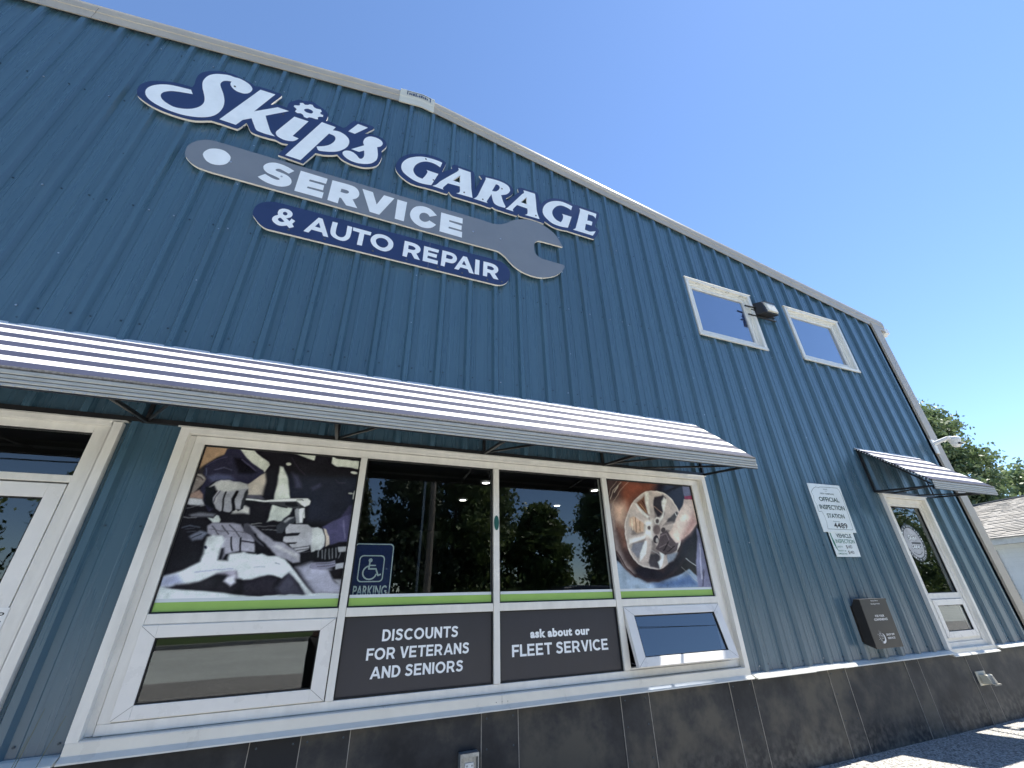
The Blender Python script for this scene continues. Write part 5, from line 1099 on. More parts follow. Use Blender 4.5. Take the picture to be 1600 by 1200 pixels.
def T(t, body, x0, x1, z0, z1, m_, off=.01, y=yb-.0014): return text_mesh(body, x0, x1, z0, z1, y, m_, 'lettering', t, off)
T(b1, 'STATE', 5.76, 5.84, 2.573, 2.588, green_ink); T(b1, 'OF', 5.79, 5.815, 2.549, 2.560, green_ink); T(b1, 'NEW HAMPSHIRE', 5.68, 5.94, 2.514, 2.532, green_ink)
T(b1, 'OFFICIAL', 5.615, 6.0, 2.423, 2.479, green_ink, .024); T(b1, 'INSPECTION', 5.575, 6.05, 2.322, 2.380, green_ink, .024); T(b1, 'STATION', 5.655, 5.985, 2.219, 2.273, green_ink, .024)
T(b1, 'STATION NO.', 5.73, 5.86, 2.172, 2.184, green_ink, .004); T(b1, '4489', 5.72, 5.975, 2.096, 2.163, black_ink, .018)
b2 = empty('price_board', (5.81, -.036, 1.75), 'small white VEHICLE INSPECTION price board with green edge below the station board', 'sign')
y2 = -.037
MB().poly([[A(5.655, 1.770), A(6.100, 1.773), A(6.120, 2.060), A(5.648, 2.060)]], y2, y2+.005).build('board', board_m, b2)
def T2(body, x0, x1, z0, z1, m_, off=.01): return text_mesh(body, x0, x1, z0, z1, y2-.0012, m_, 'lettering', b2, off)
T2('VEHICLE', 5.700, 5.985, 1.985, 2.034, green_ink, .024); T2('INSPECTION', 5.655, 6.01, 1.921, 1.968, teal_ink, .014)
T2('SAFETY', 5.645, 5.752, 1.870, 1.890, teal_ink, .006); T2('$40', 5.810, 5.925, 1.858, 1.902, black_ink, 0); T2('SAFETY &', 5.638, 5.785, 1.826, 1.844, teal_ink, .006); T2('EMISSIONS', 5.628, 5.785, 1.793, 1.811, teal_ink, .006); T2('$40', 5.815, 5.925, 1.795, 1.838, black_ink, 0)
MB().poly([[(5.592, 2.04), (5.612, 2.04), (5.618, 1.98), (5.634, 1.93), (5.632, 1.885), (5.648, 1.83), (5.622, 1.86), (5.603, 1.91), (5.597, 1.98)]], y2-.0008, None).build('green_edge', teal_ink, b2)

# ------------------------------------------------------------------ key drop box
bx = empty('drop_box', (5.75, -.02, .85), 'dark brown steel key drop box with white lettering mounted below the inspection boards', 'drop box')
yf_ = -.150
mb = MB(); pr = [(-.034, 1.235), (-.088, 1.318), (yf_, 1.318), (yf_, .842), (-.034, .885)]
mb.prof_x(pr, 5.515, 5.985); mb.build('body', M['blackbox'], bx, bevel=.004)
mb = MB(); mb.box(5.50, 5.512, -.040, -.033, .90, 1.25); mb.box(5.988, 6.0, -.040, -.033, .90, 1.25); mb.build('mounting_flange', M['blackbox'], bx)
mb = MB(); mb.box(5.513, 5.987, yf_-.003, yf_-.0005, 1.298, 1.316); mb.build('top_lip', M['blackbox'], bx)
wp = mat('white_decal', (.70, .70, .70), .45)
yd = yf_-.0045
for body, a, b, c, d, off in (('Early Bird', 5.700, 5.820, 1.288, 1.303, .01), ('Envelope Inside', 5.680, 5.838, 1.256, 1.273, .01), ('FOR YOUR', 5.678, 5.838, 1.136, 1.158, .03), ('CONVENIENCE', 5.640, 5.876, 1.102, 1.124, .03), ('DROP OFF', 5.752, 5.896, .957, .976, .03), ('SERVICE', 5.757, 5.887, .924, .943, .03)):
    text_mesh(body, a, b, c, d, yd, wp, 'lettering', bx, off)
mb = MB(); cx2, cz2 = 5.672, .948
mn = [(cx2+.050*math.cos(R(a)), cz2-.01+.050*math.sin(R(a))) for a in range(-110, 61, 12)]+[(cx2-.004+.036*math.cos(R(a)), cz2-.002+.038*math.sin(R(a))) for a in range(60, -111, -12)]
mb.poly([mn], yd, None)
for i in range(8):
    a = R(80+i*24); d = Vector((math.cos(a), math.sin(a))); nn = Vector((-d.y, d.x))*.0022; c_ = Vector((cx2-.008, cz2)); p0 = c_+d*.026; p1 = c_+d*(.066 if i % 2 else .052)
    mb.poly([[tuple(p0-nn), tuple(p1-nn*.4), tuple(p1+nn*.4), tuple(p0+nn)]], yd, None)
for i in range(3): mb.poly([[(cx2-.02, cz2-.012+i*.013), (cx2+.022, cz2-.012+i*.013), (cx2+.022, cz2-.009+i*.013), (cx2-.02, cz2-.009+i*.013)]], yd-.0002, None)
mb.build('sun_moon_emblem', wp, bx)

# ------------------------------------------------------------------ wall fittings
fl_ = empty('flood_light', (5.70, -.03, 5.40), 'bronze wall floodlight on two conduits between the upper windows', 'floodlight')
mb = MB(); mb.tube((5.50, -.045, 5.50), (5.80, -.06, 5.50), .014, 8); mb.tube((5.52, -.045, 5.335), (6.12, -.045, 5.335), .013, 8); mb.tube((5.62, -.045, 5.455), (6.12, -.045, 5.40), .010, 8)
mb.build('conduit', M['black'], fl_)
mb = MB(); mb.hexa([(5.70, -.035, 5.36), (5.98, -.035, 5.36), (5.98, -.035, 5.60), (5.70, -.035, 5.60)][0:4]+[(5.74, -.19, 5.33), (6.02, -.19, 5.33), (6.02, -.16, 5.56), (5.74, -.16, 5.56)])
mb.build('housing', M['blackbox'], fl_, bevel=.012)
mb = MB(); mb.hexa([(5.775, -.187, 5.355), (6.005, -.187, 5.355), (6.005, -.160, 5.545), (5.775, -.160, 5.545), (5.79, -.212, 5.365), (5.995, -.212, 5.365), (5.995, -.185, 5.53), (5.79, -.185, 5.53)])
lens_m = mat('prismatic_lens', (.62, .60, .52), .25, var=.25, vscale=40, bump=.4, bscale=60); mb.build('lens', lens_m, fl_, bevel=.006)
mb = MB(); mb.box(5.77, 6.01, -.19, -.184, 5.545, 5.562); mb.tube((5.86, -.10, 5.60), (5.86, -.10, 5.625), .02, 8); mb.build('visor', M['blackbox'], fl_)

ca = empty('security_camera', (9.12, -.05, 3.5), 'white dome security camera on an arm at the building corner', 'security camera')
wc = mat('white_camera_plastic', (.74, .74, .72), .3)
mb = MB(); mb.prof_x([(-.05, 3.36), (-.05, 3.60), (-.075, 3.60), (-.085, 3.50), (-.075, 3.36)], 8.93, 9.02); mb.build('wall_plate', wc, ca, bevel=.008)
mb = MB(); mb.tube((8.975, -.07, 3.53), (9.06, -.24, 3.585), .034, 10, .030); mb.tube((9.06, -.24, 3.585), (9.14, -.27, 3.575), .030, 10, .034); mb.build('arm', wc, ca, smooth=False)
mb = MB(); n = 20; vs = []; cxx, cyy = 9.15, -.27
prf = [(.0, 3.600), (.055, 3.598), (.075, 3.585), (.078, 3.535), (.070, 3.525), (.066, 3.49), (.055, 3.455), (.032, 3.432), (.0, 3.425)]
for r_, z_ in prf: vs += [(cxx+r_*math.cos(2*math.pi*i/n), cyy+r_*math.sin(2*math.pi*i/n), z_) for i in range(n)]
mb.add(vs, [(k*n+i, (k+1)*n+i, (k+1)*n+(i+1) % n, k*n+(i+1) % n) for k in range(len(prf)-1) for i in range(n)]); mb.build('dome', wc, ca, smooth=True)
lensd = mat('dark_camera_lens', (.02, .02, .03), .15)
for dx in (-.026, .018):
    mb = MB(); mb.tube((cxx+dx-.012, cyy-.045, 3.478), (cxx+dx-.018, cyy-.076, 3.466), .015, 10); mb.build('lens', lensd, ca)

ou = empty('outlet_box', (1.03, -.02, .38), 'galvanised outlet box with white sockets on the black base', 'outlet')
galv = mat('galvanised_steel', (.30, .32, .33), .35, metal=.5, var=.3, vscale=50)
mb = MB(); mb.box(.978, 1.092, -.062, -.024, .375, .492); mb.build('box', galv, ou, bevel=.003)
mb = MB(); mb.box(.970, 1.100, -.085, -.030, .478, .500); mb.box(.970, .977, -.085, -.024, .370, .478); mb.box(1.093, 1.100, -.085, -.024, .370, .478); mb.build('cover', galv, ou)
mb = MB(); mb.box(1.008, 1.068, -.068, -.062, .40, .445); mb.build('socket_plate', M['white'], ou)
mb = MB()
for x in (1.020, 1.056):
    mb.box(x-.004, x-.001, -.0686, -.068, .425, .435); mb.box(x+.004, x+.007, -.0686, -.068, .425, .435); mb.box(x, x+.004, -.0686, -.068, .412, .417)
mb.build('socket_slots', black_ink, ou)

vh = empty('vent_hood', (7.45, -.02, .35), 'cream plastic vent hood sticking out of the black base', 'vent')
vm = mat('aged_cream_plastic', (.55, .52, .42), .45, var=.15, vscale=20)
mb = MB(); mb.box(7.36, 7.56, -.030, -.020, .36, .50); mb.build('flange', vm, vh, bevel=.004)
mb = MB(); mb.hexa([(7.40, -.03, .375), (7.52, -.03, .375), (7.52, -.03, .47), (7.40, -.03, .47), (7.395, -.13, .385), (7.525, -.13, .385), (7.525, -.105, .475), (7.395, -.105, .475)]); mb.build('hood', vm, vh, bevel=.008)
mb = MB(); mb.add([(7.405, -.1315, .392), (7.515, -.1315, .392), (7.515, -.110, .462), (7.405, -.110, .462)], [(0, 1, 2, 3)]); mb.box(7.385, 7.535, -.15, -.128, .372, .386)
mb.build('flap', mat('shaded_grille', (.22, .21, .18), .6, var=.3, vscale=80), vh)
# two thin grass stems in front of the wall at the lower left
mb = MB()
g1 = [(-1.52+.0*i, -.10, .0) for i in range(1)]
for bx_, tip, z1 in ((-1.36, -1.21, .93), (-1.40, -1.31, .97), (-1.43, -1.33, .86)):
    pts = [(bx_+(tip-bx_)*(t_**1.4), -.12-.02*t_, z1*t_) for t_ in np.linspace(0, 1, 9)]
    for i in range(8): mb.tube(pts[i], pts[i+1], .0035*(1-i/9)+.0006, 5, .0035*(1-(i+1)/9)+.0006)
gs = tag(mb.build('grass_stem', mat('dry_grass_stem', (.10, .11, .05), .8)), 'thin dark grass stems rising at the foot of the wall by the door', 'grass')

# ------------------------------------------------------------------ neighbour: white building with a shingle roof
a0 = R(110); nx_, ny_ = math.sin(a0), math.cos(a0)          # horizontal normal (away from the camera)
tx, ty = ny_, -nx_                                          # along the wall
def NB(u, dpt, z): return (nx_*dpt+tx*u, ny_*dpt+ty*u-D, z)
p_w, p_r = 14.4, 18.1
u0, u1 = -21.0, -8.0
base = NB(-14, p_w, 0)
H = empty('white_garage', base, 'white building with a sandy grey shingle roof beyond the corner of the garage', 'building')
whitew = mat('white_clapboard', (.66, .68, .66), .6, var=.06, vscale=2, bump=.1)
def npoly(name, pts, m_, parent=H): mb = MB(); mb.add(pts, [tuple(range(len(pts)))]); return mb.build(name, m_, parent)
wl = MB()
z = 0.0
while z < 2.36:                   # clapboards: each course leans out a little
    wl.add([NB(u0, p_w-.014, z), NB(u1, p_w-.014, z), NB(u1, p_w, z+.115), NB(u0, p_w, z+.115)], [(0, 1, 2, 3)]); z += .115
wl.add([NB(u0, p_w, 0), NB(u0, p_w+7.4, 0), NB(u0, p_w+7.4, 2.5), NB(u0, p_r, 4.05), NB(u0, p_w, 2.5)], [(0, 1, 2, 3, 4)])
wl.add([NB(u1, p_w, 0), NB(u1, p_w+7.4, 0), NB(u1, p_w+7.4, 2.5), NB(u1, p_r, 4.05), NB(u1, p_w, 2.5)], [(0, 1, 2, 3, 4)])
wl.add([NB(u0, p_w+7.4, 0), NB(u1, p_w+7.4, 0), NB(u1, p_w+7.4, 2.5), NB(u0, p_w+7.4, 2.5)], [(0, 1, 2, 3)])
wl.build('wall', whitew, H)
fa = MB(); fa.add([NB(u0-.3, p_w-.32, 2.40), NB(u1+.3, p_w-.32, 2.40), NB(u1+.3, p_w-.32, 2.58), NB(u0-.3, p_w-.32, 2.58)], [(0, 1, 2, 3)]); fa.add([NB(u0-.3, p_w-.32, 2.40), NB(u1+.3, p_w-.32, 2.40), NB(u1+.3, p_w, 2.42), NB(u0-.3, p_w, 2.42)], [(0, 1, 2, 3)])
fa.build('fascia', mat('stained_white_fascia', (.52, .53, .50), .6, var=.25, vscale=3), H)
rf = mat('sandy_asphalt_shingle', (.24, .225, .20), .9, var=.12, vscale=14, vstretch=(1, 1, 1), bump=.4, bscale=50)
rf2 = mat('light_asphalt_shingle', (.275, .26, .235), .9, var=.12, vscale=18, bump=.4, bscale=50)
sl_ = (4.08-2.56)/(p_r-p_w+.34)
r1 = MB(); r2_ = MB(); nrow = 27; run = (p_r-p_w+.34)
for i in range(nrow):
    d0 = p_w-.36+run*i/nrow; d1 = p_w-.36+run*(i+1.15)/nrow; z0 = 2.56+sl_*(d0-p_w+.36); z1 = 2.56+sl_*(d1-p_w+.36)
    u = u0-.3+rng.uniform(-.4, 0)
    while u < u1+.3:
        wd = rng.uniform(.18, .42); a, b = max(u, u0-.3), min(u+wd, u1+.3); lift = rng.uniform(.010, .028)
        tgt = r1 if rng.random() < .55 else r2_
        if b > a: tgt.add([NB(a, d0, z0+lift), NB(b-.006, d0, z0+lift), NB(b-.006, d1, z1+.002), NB(a, d1, z1+.002), NB(a, d0, z0), NB(b-.006, d0, z0)], [(0, 1, 2, 3), (4, 5, 1, 0)])
        u += wd
rr_ = MB(); rr_.add([NB(u0-.3, p_w-.36, 2.555), NB(u1+.3, p_w-.36, 2.555), NB(u1+.3, p_r, 4.07), NB(u0-.3, p_r, 4.07)], [(0, 1, 2, 3)]); rr_.add([NB(u0-.3, p_w+7.76, 2.555), NB(u1+.3, p_w+7.76, 2.555), NB(u1+.3, p_r, 4.07), NB(u0-.3, p_r, 4.07)], [(0, 1, 2, 3)])
roof_o = rr_.build('roof', rf, H); r1.build('shingle', rf, roof_o, kind='stuff'); r2_.build('shingle', rf2, roof_o, kind='stuff')
rc = MB(); rc.beam(NB(u0-.3, p_r, 4.09), NB(u1+.3, p_r, 4.09), .26, .03); rc.build('ridge', rf2, roof_o)
wf = MB(); wf.add([NB(-12.62, p_w-.03, 1.04), NB(-12.40, p_w-.03, 1.04), NB(-12.40, p_w-.03, 2.28), NB(-12.62, p_w-.03, 2.28)], [(0, 1, 2, 3)])
nwf = wf.build('window', whitew, H)
for za, zb in ((1.12, 1.66), (1.70, 2.20)):
    mb = MB(); mb.add([NB(-12.525, p_w-.036, za), NB(-12.465, p_w-.036, za), NB(-12.465, p_w-.036, zb), NB(-12.525, p_w-.036, zb)], [(0, 1, 2, 3)]); mb.build('pane', mat('dark_pane', (.02, .022, .025), .15), nwf)

# ------------------------------------------------------------------ trees
def leaf_mat(name, c0, c1, rough=.5):
    nt = NT(name); c = coords(nt); n = nt.n('ShaderNodeTexNoise'); n.inputs['Scale'].default_value = 2.2; n.inputs['Detail'].default_value = 4; nt.l(c, n.inputs['Vector'])
    cr = nt.n('ShaderNodeValToRGB'); e = cr.color_ramp.elements; e[0].position = .32; e[1].position = .68; e[0].color = (*c0, 1); e[1].color = (*c1, 1); nt.l(n.outputs[0], cr.inputs[0]); nt.l(cr.outputs[0], nt.b.inputs['Base Color'])
    nt.b.inputs['Roughness'].default_value = rough
    tl = nt.n('ShaderNodeBsdfTranslucent'); nt.l(cr.outputs[0], tl.inputs[0]); ms = nt.n('ShaderNodeMixShader'); ms.inputs[0].default_value = .3; nt.l(nt.b.outputs[0], ms.inputs[1]); nt.l(tl.outputs[0], ms.inputs[2]); nt.l(ms.outputs[0], nt.out.inputs[0]); return nt.m
LM = leaf_mat('maple_leaves', (.06, .10, .04), (.20, .26, .12)); LD = leaf_mat('dark_pine_needles', (.03, .05, .025), (.07, .10, .05), .6); LG = leaf_mat('fresh_green_leaves', (.06, .10, .03), (.16, .21, .07))
BK = mat('grey_brown_bark', (.10, .08, .06), .9, var=.35, vscale=6, bump=.5, bscale=20)
def make_tree(name, loc, height, crown_r, crown_z0, label, group, lm, nclump, per, leaf, shape='round', seed=1, cat='tree', tight=1.0):
    g = np.random.default_rng(seed); t = empty(name, loc, label, cat, group)
    X_, Y_, Z_ = loc
    tb = MB(); H_ = height
    pts = [(X_, Y_, Z_-.1)]
    for i in range(1, 7): pts.append((X_+g.normal(0, .06)*i*.5, Y_+g.normal(0, .06)*i*.5, Z_+H_*.93*i/6))
    r0 = max(.08, H_*.022)
    for i in range(6): tb.tube(pts[i], pts[i+1], r0*(1-i/6.6), 9, r0*(1-(i+1)/6.6))
    cen = []
    tries = 0
    while len(cen) < nclump and tries < nclump*40:
        tries += 1
        f = g.random(); zc = crown_z0+(H_-crown_z0)*f
        if shape == 'cone': rad = crown_r*(1-f)**.8+.15
        elif shape == 'column': rad = crown_r*(.55+.45*math.sin(math.pi*min(1, f+.15)))
        else: rad = crown_r*math.sqrt(max(0, 1-(2*f-.85)**2/1.35))
        a = g.uniform(0, 2*math.pi); rr = rad*math.sqrt(g.random()); rr = rad*(.35+.65*rr/rad) if g.random() < .7 else rr
        cen.append((X_+rr*math.cos(a), Y_+rr*math.sin(a), Z_+zc, rr))
    for k, (cx_, cy_, cz_, rr) in enumerate(cen):
        if k % 3 == 0:
            zt = max(Z_+.15*H_, cz_-(.35*rr+.25) if shape != 'cone' else cz_); ft = (zt-Z_)/(H_*.93); i = min(5, int(ft*6)); p = pts[i]
            tb.tube((p[0], p[1], zt), (cx_, cy_, cz_), r0*.28*(1-min(.8, ft)), 5, .012)
    tb.build('trunk', BK, t, smooth=True)
    N = len(cen)*per; C_ = np.repeat(np.array([c[:3] for c in cen]), per, 0)
    sp = (crown_r*.20 if shape != 'cone' else crown_r*.16)*tight
    C_ = C_+np.clip(g.normal(0, 1, (N, 3)), -1.7, 1.7)*np.array([sp, sp, sp*.55])*g.uniform(.5, 1.25, (N, 1))
    # drop outliers -> uneven edge
    s = leaf*g.uniform(.6, 1.3, N); th = g.uniform(0, 2*np.pi, N); ph = np.arccos(g.uniform(-1, 1, N))*.8
    n_ = np.stack([np.sin(ph)*np.cos(th), np.sin(ph)*np.sin(th), np.cos(ph)], -1); a_ = np.cross(n_, g.normal(0, 1, (N, 3))); a_ /= np.linalg.norm(a_, axis=1, keepdims=True)+1e-9; b_ = np.cross(n_, a_)
    s = s[:, None]; v = np.stack([C_-a_*s, C_-b_*s*.55, C_+a_*s, C_+b_*s*.55], 1).reshape(-1, 3)-np.array(loc)
    f = np.arange(4*N, dtype=np.int32)
    me = bpy.data.meshes.new('crown'); me.vertices.add(4*N); me.vertices.foreach_set('co', v.astype(np.float32).ravel()); me.loops.add(4*N); me.loops.foreach_set('vertex_index', f); me.polygons.add(N)
    me.polygons.foreach_set('loop_start', np.arange(0, 4*N, 4, dtype=np.int32)); me.update(calc_edges=True); me.materials.append(lm)
    o = bpy.data.objects.new('crown', me); COL.objects.link(o); o.parent = t
    return t
make_tree('maple_tree', (24.5, 7.4, 0), 9.5, 2.75, 2.2, 'leafy green tree rising behind the corner of the blue garage', None, LM, 600, 160, .092, seed=3, tight=.62)
make_tree('maple_tree', (37.0, 7.2, 0), 7.6, 2.6, 1.5, 'smaller tree top just above the shingle roof at the right edge', None, LM, 90, 60, .15, seed=5)

# --- the far side of the road, mirrored in the panes
row = [(-31, 9, 4.0, 'round', 'broad tree across the road, farthest left in the reflection'), (-22, 7.5, 3.2, 'round', 'bushy tree across the road mirrored beside the sky in the door glass'),
       (-13.5, 10.0, 3.6, 'round', 'round tree across the road left of the pines'), (-8.5, 13.5, 4.2, 'cone', 'dark pine across the road left of the house-high pines'),
       (-3.2, 13.0, 3.6, 'round', 'tall leafy tree across the road just left of the ragged pine'), (.6, 9.6, 2.3, 'cone', 'ragged dark pine across the road at the left edge of the mirrored sky gap'), (4.6, 13.5, 3.4, 'cone', 'tallest dark pine across the road behind the utility pole'),
       (8.4, 12.5, 3.6, 'round', 'tall leafy tree across the road right of the utility pole'), (11.4, 10.8, 3.0, 'round', 'leafy tree across the road sloping down to the sky gap'),
       (15.0, 7.6, 1.9, 'round', 'yellowish bushy tree across the road just left of the sky gap'), (23.2, 11.5, 2.9, 'round', 'dark rounded tree across the road just right of the sky gap'),
       (28.0, 10.5, 3.6, 'round', 'leafy tree across the road far to the right'), (37.0, 8.5, 4.0, 'round', 'wide tree across the road beyond the last leafy one'), (56, 9.0, 5.5, 'round', 'tall wide tree across the road mirrored left in the narrow window'), (68, 9.5, 6, 'round', 'low dark tree across the road mirrored in the narrow window')]
for i, (x, h, r_, sh, lb) in enumerate(row):
    make_tree('pine_tree' if sh == 'cone' else 'broadleaf_tree', (x, -28-2.0*((i*7) % 3), .3), h, r_, .4, lb, 'trees across the road', LD if sh == 'cone' else (LG if i % 2 else LM), 150, 110, .21, sh, 20+i)
hb = MB()
hg = np.random.default_rng(77)
N = 26000; hx = hg.uniform(-60, 75, N); hy = -25.5-np.abs(hg.normal(0, 1.6, N)); hz = .3+np.abs(hg.normal(0, .75, N))*(1+.5*np.sin(hx*.7)); s_ = hg.uniform(.10, .22, N)
v = []; 
d1 = hg.normal(0, 1, (N, 3)); d1 /= np.linalg.norm(d1, axis=1, keepdims=True); d2 = np.cross(d1, hg.normal(0, 1, (N, 3))); d2 /= np.linalg.norm(d2, axis=1, keepdims=True)
cc = np.stack([hx, hy, hz], -1); vv_ = np.stack([cc-d1*s_[:, None], cc-d2*s_[:, None]*.6, cc+d1*s_[:, None], cc+d2*s_[:, None]*.6], 1).reshape(-1, 3)
me = bpy.data.meshes.new('undergrowth'); me.vertices.add(4*N); me.vertices.foreach_set('co', vv_.astype(np.float32).ravel()); me.loops.add(4*N); me.loops.foreach_set('vertex_index', np.arange(4*N, dtype=np.int32)); me.polygons.add(N); me.polygons.foreach_set('loop_start', np.arange(0, 4*N, 4, dtype=np.int32)); me.update(calc_edges=True); me.materials.append(LG)
o = bpy.data.objects.new('undergrowth', me); COL.objects.link(o); tag(o, 'tangled green undergrowth below the trees across the road', 'undergrowth', kind='stuff')

# utility poles and wires on the far verge
wood = mat('weathered_pole', (.20, .17, .14), .85, var=.3, vscale=3, vstretch=(4, 4, .5))
for i, x in enumerate((-32, 4.1, 40)):
    t = empty('utility_pole', (x, -17.6, .1), ['wooden utility pole across the road, left of the shop', 'wooden utility pole mirrored in the second window pane', 'wooden utility pole across the road, far right'][i], 'utility pole', 'utility poles across the road')
    MB().tube((x, -17.6, .0), (x, -17.6, 10.6), .17, 12, .12).build('pole', wood, t)
    MB().box(x-1.1, x+1.1, -17.7, -17.58, 9.9, 10.05).build('crossarm', wood, t)
    MB().tube((x-.48, -17.5, .1), (x-.44, -17.55, 7.5), .06, 8).build('riser', galv, t)
    for dx in (-1, 0, 1): MB().tube((x+dx*.95, -17.6, 10.05), (x+dx*.95, -17.6, 10.25), .05, 8).build('insulator', M['white'], t)
for j, (dx, z, lb) in enumerate(((-.95, 10.25, 'top wire nearest the trees'), (.95, 10.25, 'top wire nearest the road'), (0, 8.4, 'thick cable strung below the crossarms'), (0, 7.6, 'lowest cable on the poles'))):
    mb = MB(); r_ = .012 if z > 9 else .03
    for a, b in ((-32, 4.1), (4.1, 40), (40, 76), (-68, -32)):
        pts = [(a+(b-a)*t_+dx, -17.6, z-3.2*.35*(1-(2*t_-1)**2)) for t_ in np.linspace(0, 1, 13)]
        mb.path(pts, r_, 5)
    tag(mb.build('overhead_wire', M['black']), lb+' along the road', 'wire', 'wires along the road')

# dark parked car mirrored low in the third pane
cx3, cy3 = 9.6, -14.2
car = empty('parked_car', (cx3, cy3, 0), 'dark sport utility vehicle mirrored low in the third window pane', 'car')
cp = mat('black_car_paint', (.012, .013, .015), .2, coat=.8); cgl = mat('dark_car_glass', (.02, .025, .03), .05); tyre = mat('tyre_rubber', (.02, .02, .02), .8); rim = mat('alloy_rim', (.4, .4, .42), .3, metal=.8)
mb = MB(); prof = [(-2.3, .35), (-2.35, .75), (-2.2, 1.0), (-1.1, 1.12), (-.55, 1.68), (.2, 1.76), (1.7, 1.72), (2.2, 1.15), (2.3, .8), (2.28, .35)]
n = len(prof); vs = []
for sx, ins in ((-.92, 0), (.92, 0)):
    vs += [(cx3+dy_, cy3+sx*(.80 if z_ > 1.3 else 1), z_) for dy_, z_ in prof]
mb.add(vs, [(i, (i+1) % n, n+(i+1) % n, n+i) for i in range(n)]+[tuple(range(n))[::-1], tuple(range(n, 2*n))]); mb.build('body', cp, car, bevel=.05)
for sx in (-1, 1):
    mb = MB(); y_ = cy3+sx*.80; mb.add([(cx3-.95, cy3+sx*.90, 1.18), (cx3+1.9, cy3+sx*.90, 1.18), (cx3+1.6, y_, 1.62), (cx3-.55, y_, 1.60)], [(0, 1, 2, 3)]); mb.build('side_window', cgl, car)
    for dx in (-1.45, 1.4):
        wm = MB(); wm.tube((cx3+dx, cy3+sx*.74, .36), (cx3+dx, cy3+sx*.96, .36), .36, 24); wo = wm.build('wheel', tyre, car); MB().tube((cx3+dx, cy3+sx*.955, .36), (cx3+dx, cy3+sx*.975, .36), .22, 20).build('rim', rim, wo)
    MB().box(cx3-2.37, cx3-2.28, cy3+sx*.55-.18, cy3+sx*.55+.18, .72, .86).build('headlight', lens_m, car)
mb = MB(); mb.add([(cx3-1.12, cy3-.72, 1.14), (cx3-1.12, cy3+.72, 1.14), (cx3-.57, cy3+.66, 1.66), (cx3-.57, cy3-.66, 1.66)], [(0, 1, 2, 3)]); mb.v = [(a-.012, b, c+.012) for a, b, c in mb.v]; mb.build('windscreen', cgl, car)
MB().box(cx3-2.38, cx3-2.30, cy3-.55, cy3+.55, .45, .66).build('grille', M['black'], car)
# ------------------------------------------------------------------ the photographer, mirrored in the lower left light
def skin_body(name, verts, edges, radii, m_, parent, sub=2):
    me = bpy.data.meshes.new(name); o3 = ORIG[parent.name]
    me.from_pydata([(a-o3[0], b-o3[1], c-o3[2]) for a, b, c in verts], edges, []); me.update(); o = bpy.data.objects.new(name, me); COL.objects.link(o); o.parent = parent
    sm = o.modifiers.new('skin', 'SKIN'); sm.use_smooth_shade = True
    lay = me.skin_vertices[0].data if me.skin_vertices else None
    if lay is None:
        bm = bmesh.new(); bm.from_mesh(me); bm.verts.layers.skin.verify(); bm.to_mesh(me); bm.free(); lay = me.skin_vertices[0].data
    for i, r_ in enumerate(radii): lay[i].radius = r_ if isinstance(r_, tuple) else (r_, r_)
    lay[0].use_root = True
    ss = o.modifiers.new('sub', 'SUBSURF'); ss.levels = sub; ss.render_levels = sub
    me.materials.append(m_); return o
py = -4.07; px0 = -.02
pe = empty('person', (px0, py, 0), 'person in a dark shirt and black trousers holding up a phone to take the photo', 'person')
skin_m = mat('skin', (.42, .25, .18), .55); shirt = mat('dark_navy_shirt', (.022, .025, .04), .8, var=.2, vscale=8); trou = mat('black_trousers', (.010, .010, .012), .85, var=.3, vscale=8); hair_m = mat('brown_hair', (.04, .025, .015), .6); shoe = mat('dark_shoes', (.02, .02, .02), .6)
# verts: pelvis, waist, chest, neck base, neck, head low, head mid, head top, arms, legs
V_ = [(0, 0, .95), (0, 0, 1.10), (0, .01, 1.30), (0, .0, 1.43), (0, .01, 1.50), (0, .03, 1.56), (0, .025, 1.64), (0, .01, 1.72)]
E_ = [(i, i+1) for i in range(7)]; R_ = [(.135, .10), (.125, .095), (.155, .11), (.085, .07), (.055, .055), (.070, .078), (.078, .092), (.055, .065)]
for s in (-1, 1):
    b = len(V_); V_ += [(s*.16, 0, 1.40), (s*.23, .09, 1.18), (s*.16, .27, 1.26), (s*.095, .37, 1.36), (s*.075, .40, 1.41)]
    E_ += [(3, b), (b, b+1), (b+1, b+2), (b+2, b+3), (b+3, b+4)]; R_ += [.062, .047, .038, .027, (.030, .016)]
    for k, (dx, dz, L) in enumerate(((.0, .035, .055), (.0, .015, .060), (.0, -.005, .055), (.0, -.022, .045))):    # four fingers curled on the phone
        f0 = len(V_); bx0 = s*.075; V_ += [(bx0+s*.004, .405, 1.41+dz), (bx0+s*.004, .435, 1.415+dz), (bx0-s*.022, .440, 1.416+dz)]; E_ += [(b+4, f0), (f0, f0+1), (f0+1, f0+2)]; R_ += [.0085, .0082, .007]
    f0 = len(V_); V_ += [(s*.060, .375, 1.385), (s*.040, .372, 1.405)]; E_ += [(b+4, f0), (f0, f0+1)]; R_ += [.010, .0085]
    b = len(V_); V_ += [(s*.095, 0, .88), (s*.11, .015, .50), (s*.115, -.015, .11), (s*.125, .03, .04), (s*.135, .15, .035)]
    E_ += [(0, b), (b, b+1), (b+1, b+2), (b+2, b+3), (b+3, b+4)]; R_ += [.092, .062, .042, .045, (.042, .028)]
V_ = [(a+px0, b+py, c) for a, b, c in V_]
skin_body('body', V_, E_, R_, skin_m, pe)
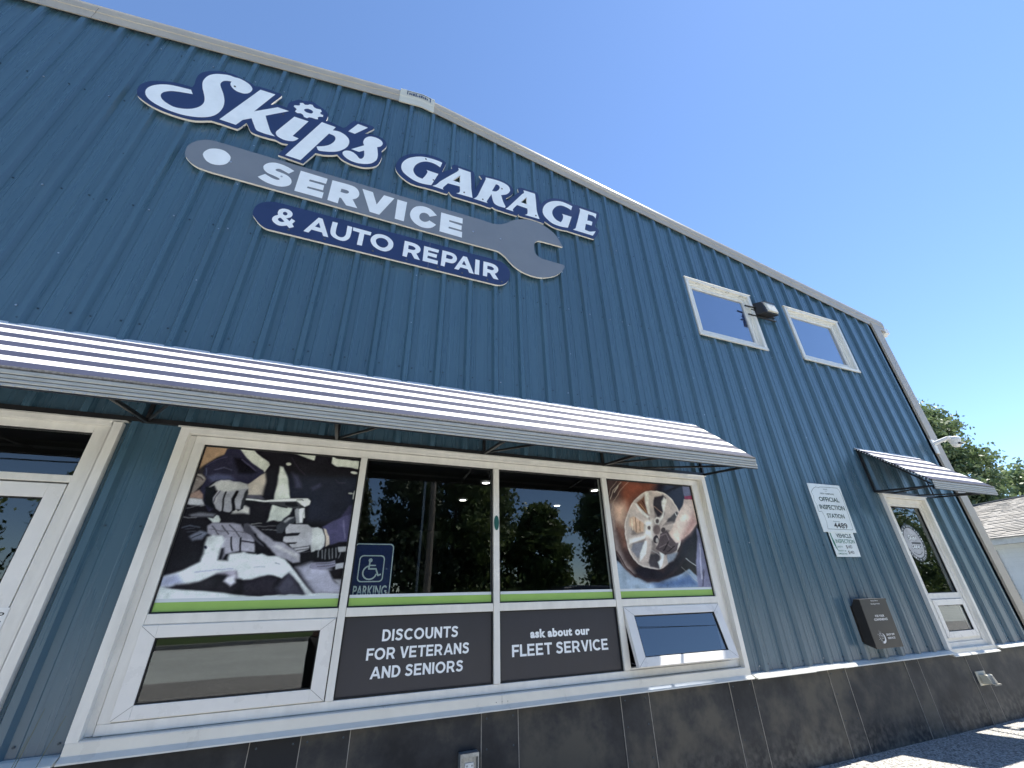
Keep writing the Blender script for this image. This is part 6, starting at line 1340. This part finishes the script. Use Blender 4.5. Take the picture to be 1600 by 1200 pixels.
# clothes a little outside the body
def sel(idx, grow, name, m_, edges, ref=None):
    skin_body(name, [V_[i] for i in idx], edges, [tuple(q+grow for q in (R_[i] if isinstance(R_[i], tuple) else (R_[i], R_[i]))) for i in idx], m_, pe)
aL, aR = 8, None
armL = 8; legL = armL+5+12+2; armR = legL+5; legR = armR+5+12+2
sel([0, 1, 2, 3, armL, armL+1, armR, armR+1], .014, 'shirt', shirt, [(0, 1), (1, 2), (2, 3), (3, 4), (4, 5), (3, 6), (6, 7)])
sel([0, legL, legL+1, legL+2, legR, legR+1, legR+2], .016, 'trousers', trou, [(0, 1), (1, 2), (2, 3), (0, 4), (4, 5), (5, 6)])
for lg in (legL, legR): sel([lg+3, lg+4], .012, 'shoe', shoe, [(0, 1)])
hd = MB(); n = 16
hx_, hy_, hz_ = px0, py+.012, 1.685
vs = []; 
for j in range(7):
    ph = math.pi/2*j/6*1.15; vs += [(hx_+.094*math.sin(ph)*math.cos(2*math.pi*i/n), hy_-.012+.110*math.sin(ph)*math.sin(2*math.pi*i/n), hz_+.105*math.cos(ph)-(.05 if math.sin(2*math.pi*i/n) < .2 and j > 4 else 0)) for i in range(n)]
hd.add(vs, [(k*n+i, k*n+(i+1) % n, (k+1)*n+(i+1) % n, (k+1)*n+i) for k in range(6) for i in range(n)]); hd.build('hair', hair_m, pe, smooth=True)
fc = MB(); 
for s in (-1, 1):
    fc.tube((px0+s*.031, py+.105, 1.645), (px0+s*.031, py+.122, 1.645), .011, 10)
fc.build('eyes', mat('eye', (.25, .22, .2), .2), pe)
fc = MB(); fc.hexa([(px0-.016, py+.10, 1.60), (px0+.016, py+.10, 1.60), (px0+.006, py+.10, 1.655), (px0-.006, py+.10, 1.655), (px0-.014, py+.142, 1.602), (px0+.014, py+.142, 1.602), (px0+.004, py+.122, 1.655), (px0-.004, py+.122, 1.655)]); fc.build('nose', skin_m, pe, bevel=.006)
fc = MB(); fc.box(px0-.024, px0+.024, py+.098, py+.112, 1.572, 1.580); fc.build('mouth', mat('lips', (.30, .12, .10), .5), pe)
for s in (-1, 1): MB().ring(0, 0, 0, 0, 0, 0) if False else MB().tube((px0+s*.078, py+.02, 1.64), (px0+s*.092, py+.015, 1.642), .024, 10).build('ear', skin_m, pe)
ph_ = MB(); ph_.box(px0-.075, px0+.075, py+.388, py+.397, 1.375, 1.448); ph = tag(ph_.build('phone', mat('phone_shell', (.02, .02, .025), .2), None, bevel=.004), 'dark phone held sideways in both hands by the photographer', 'phone')
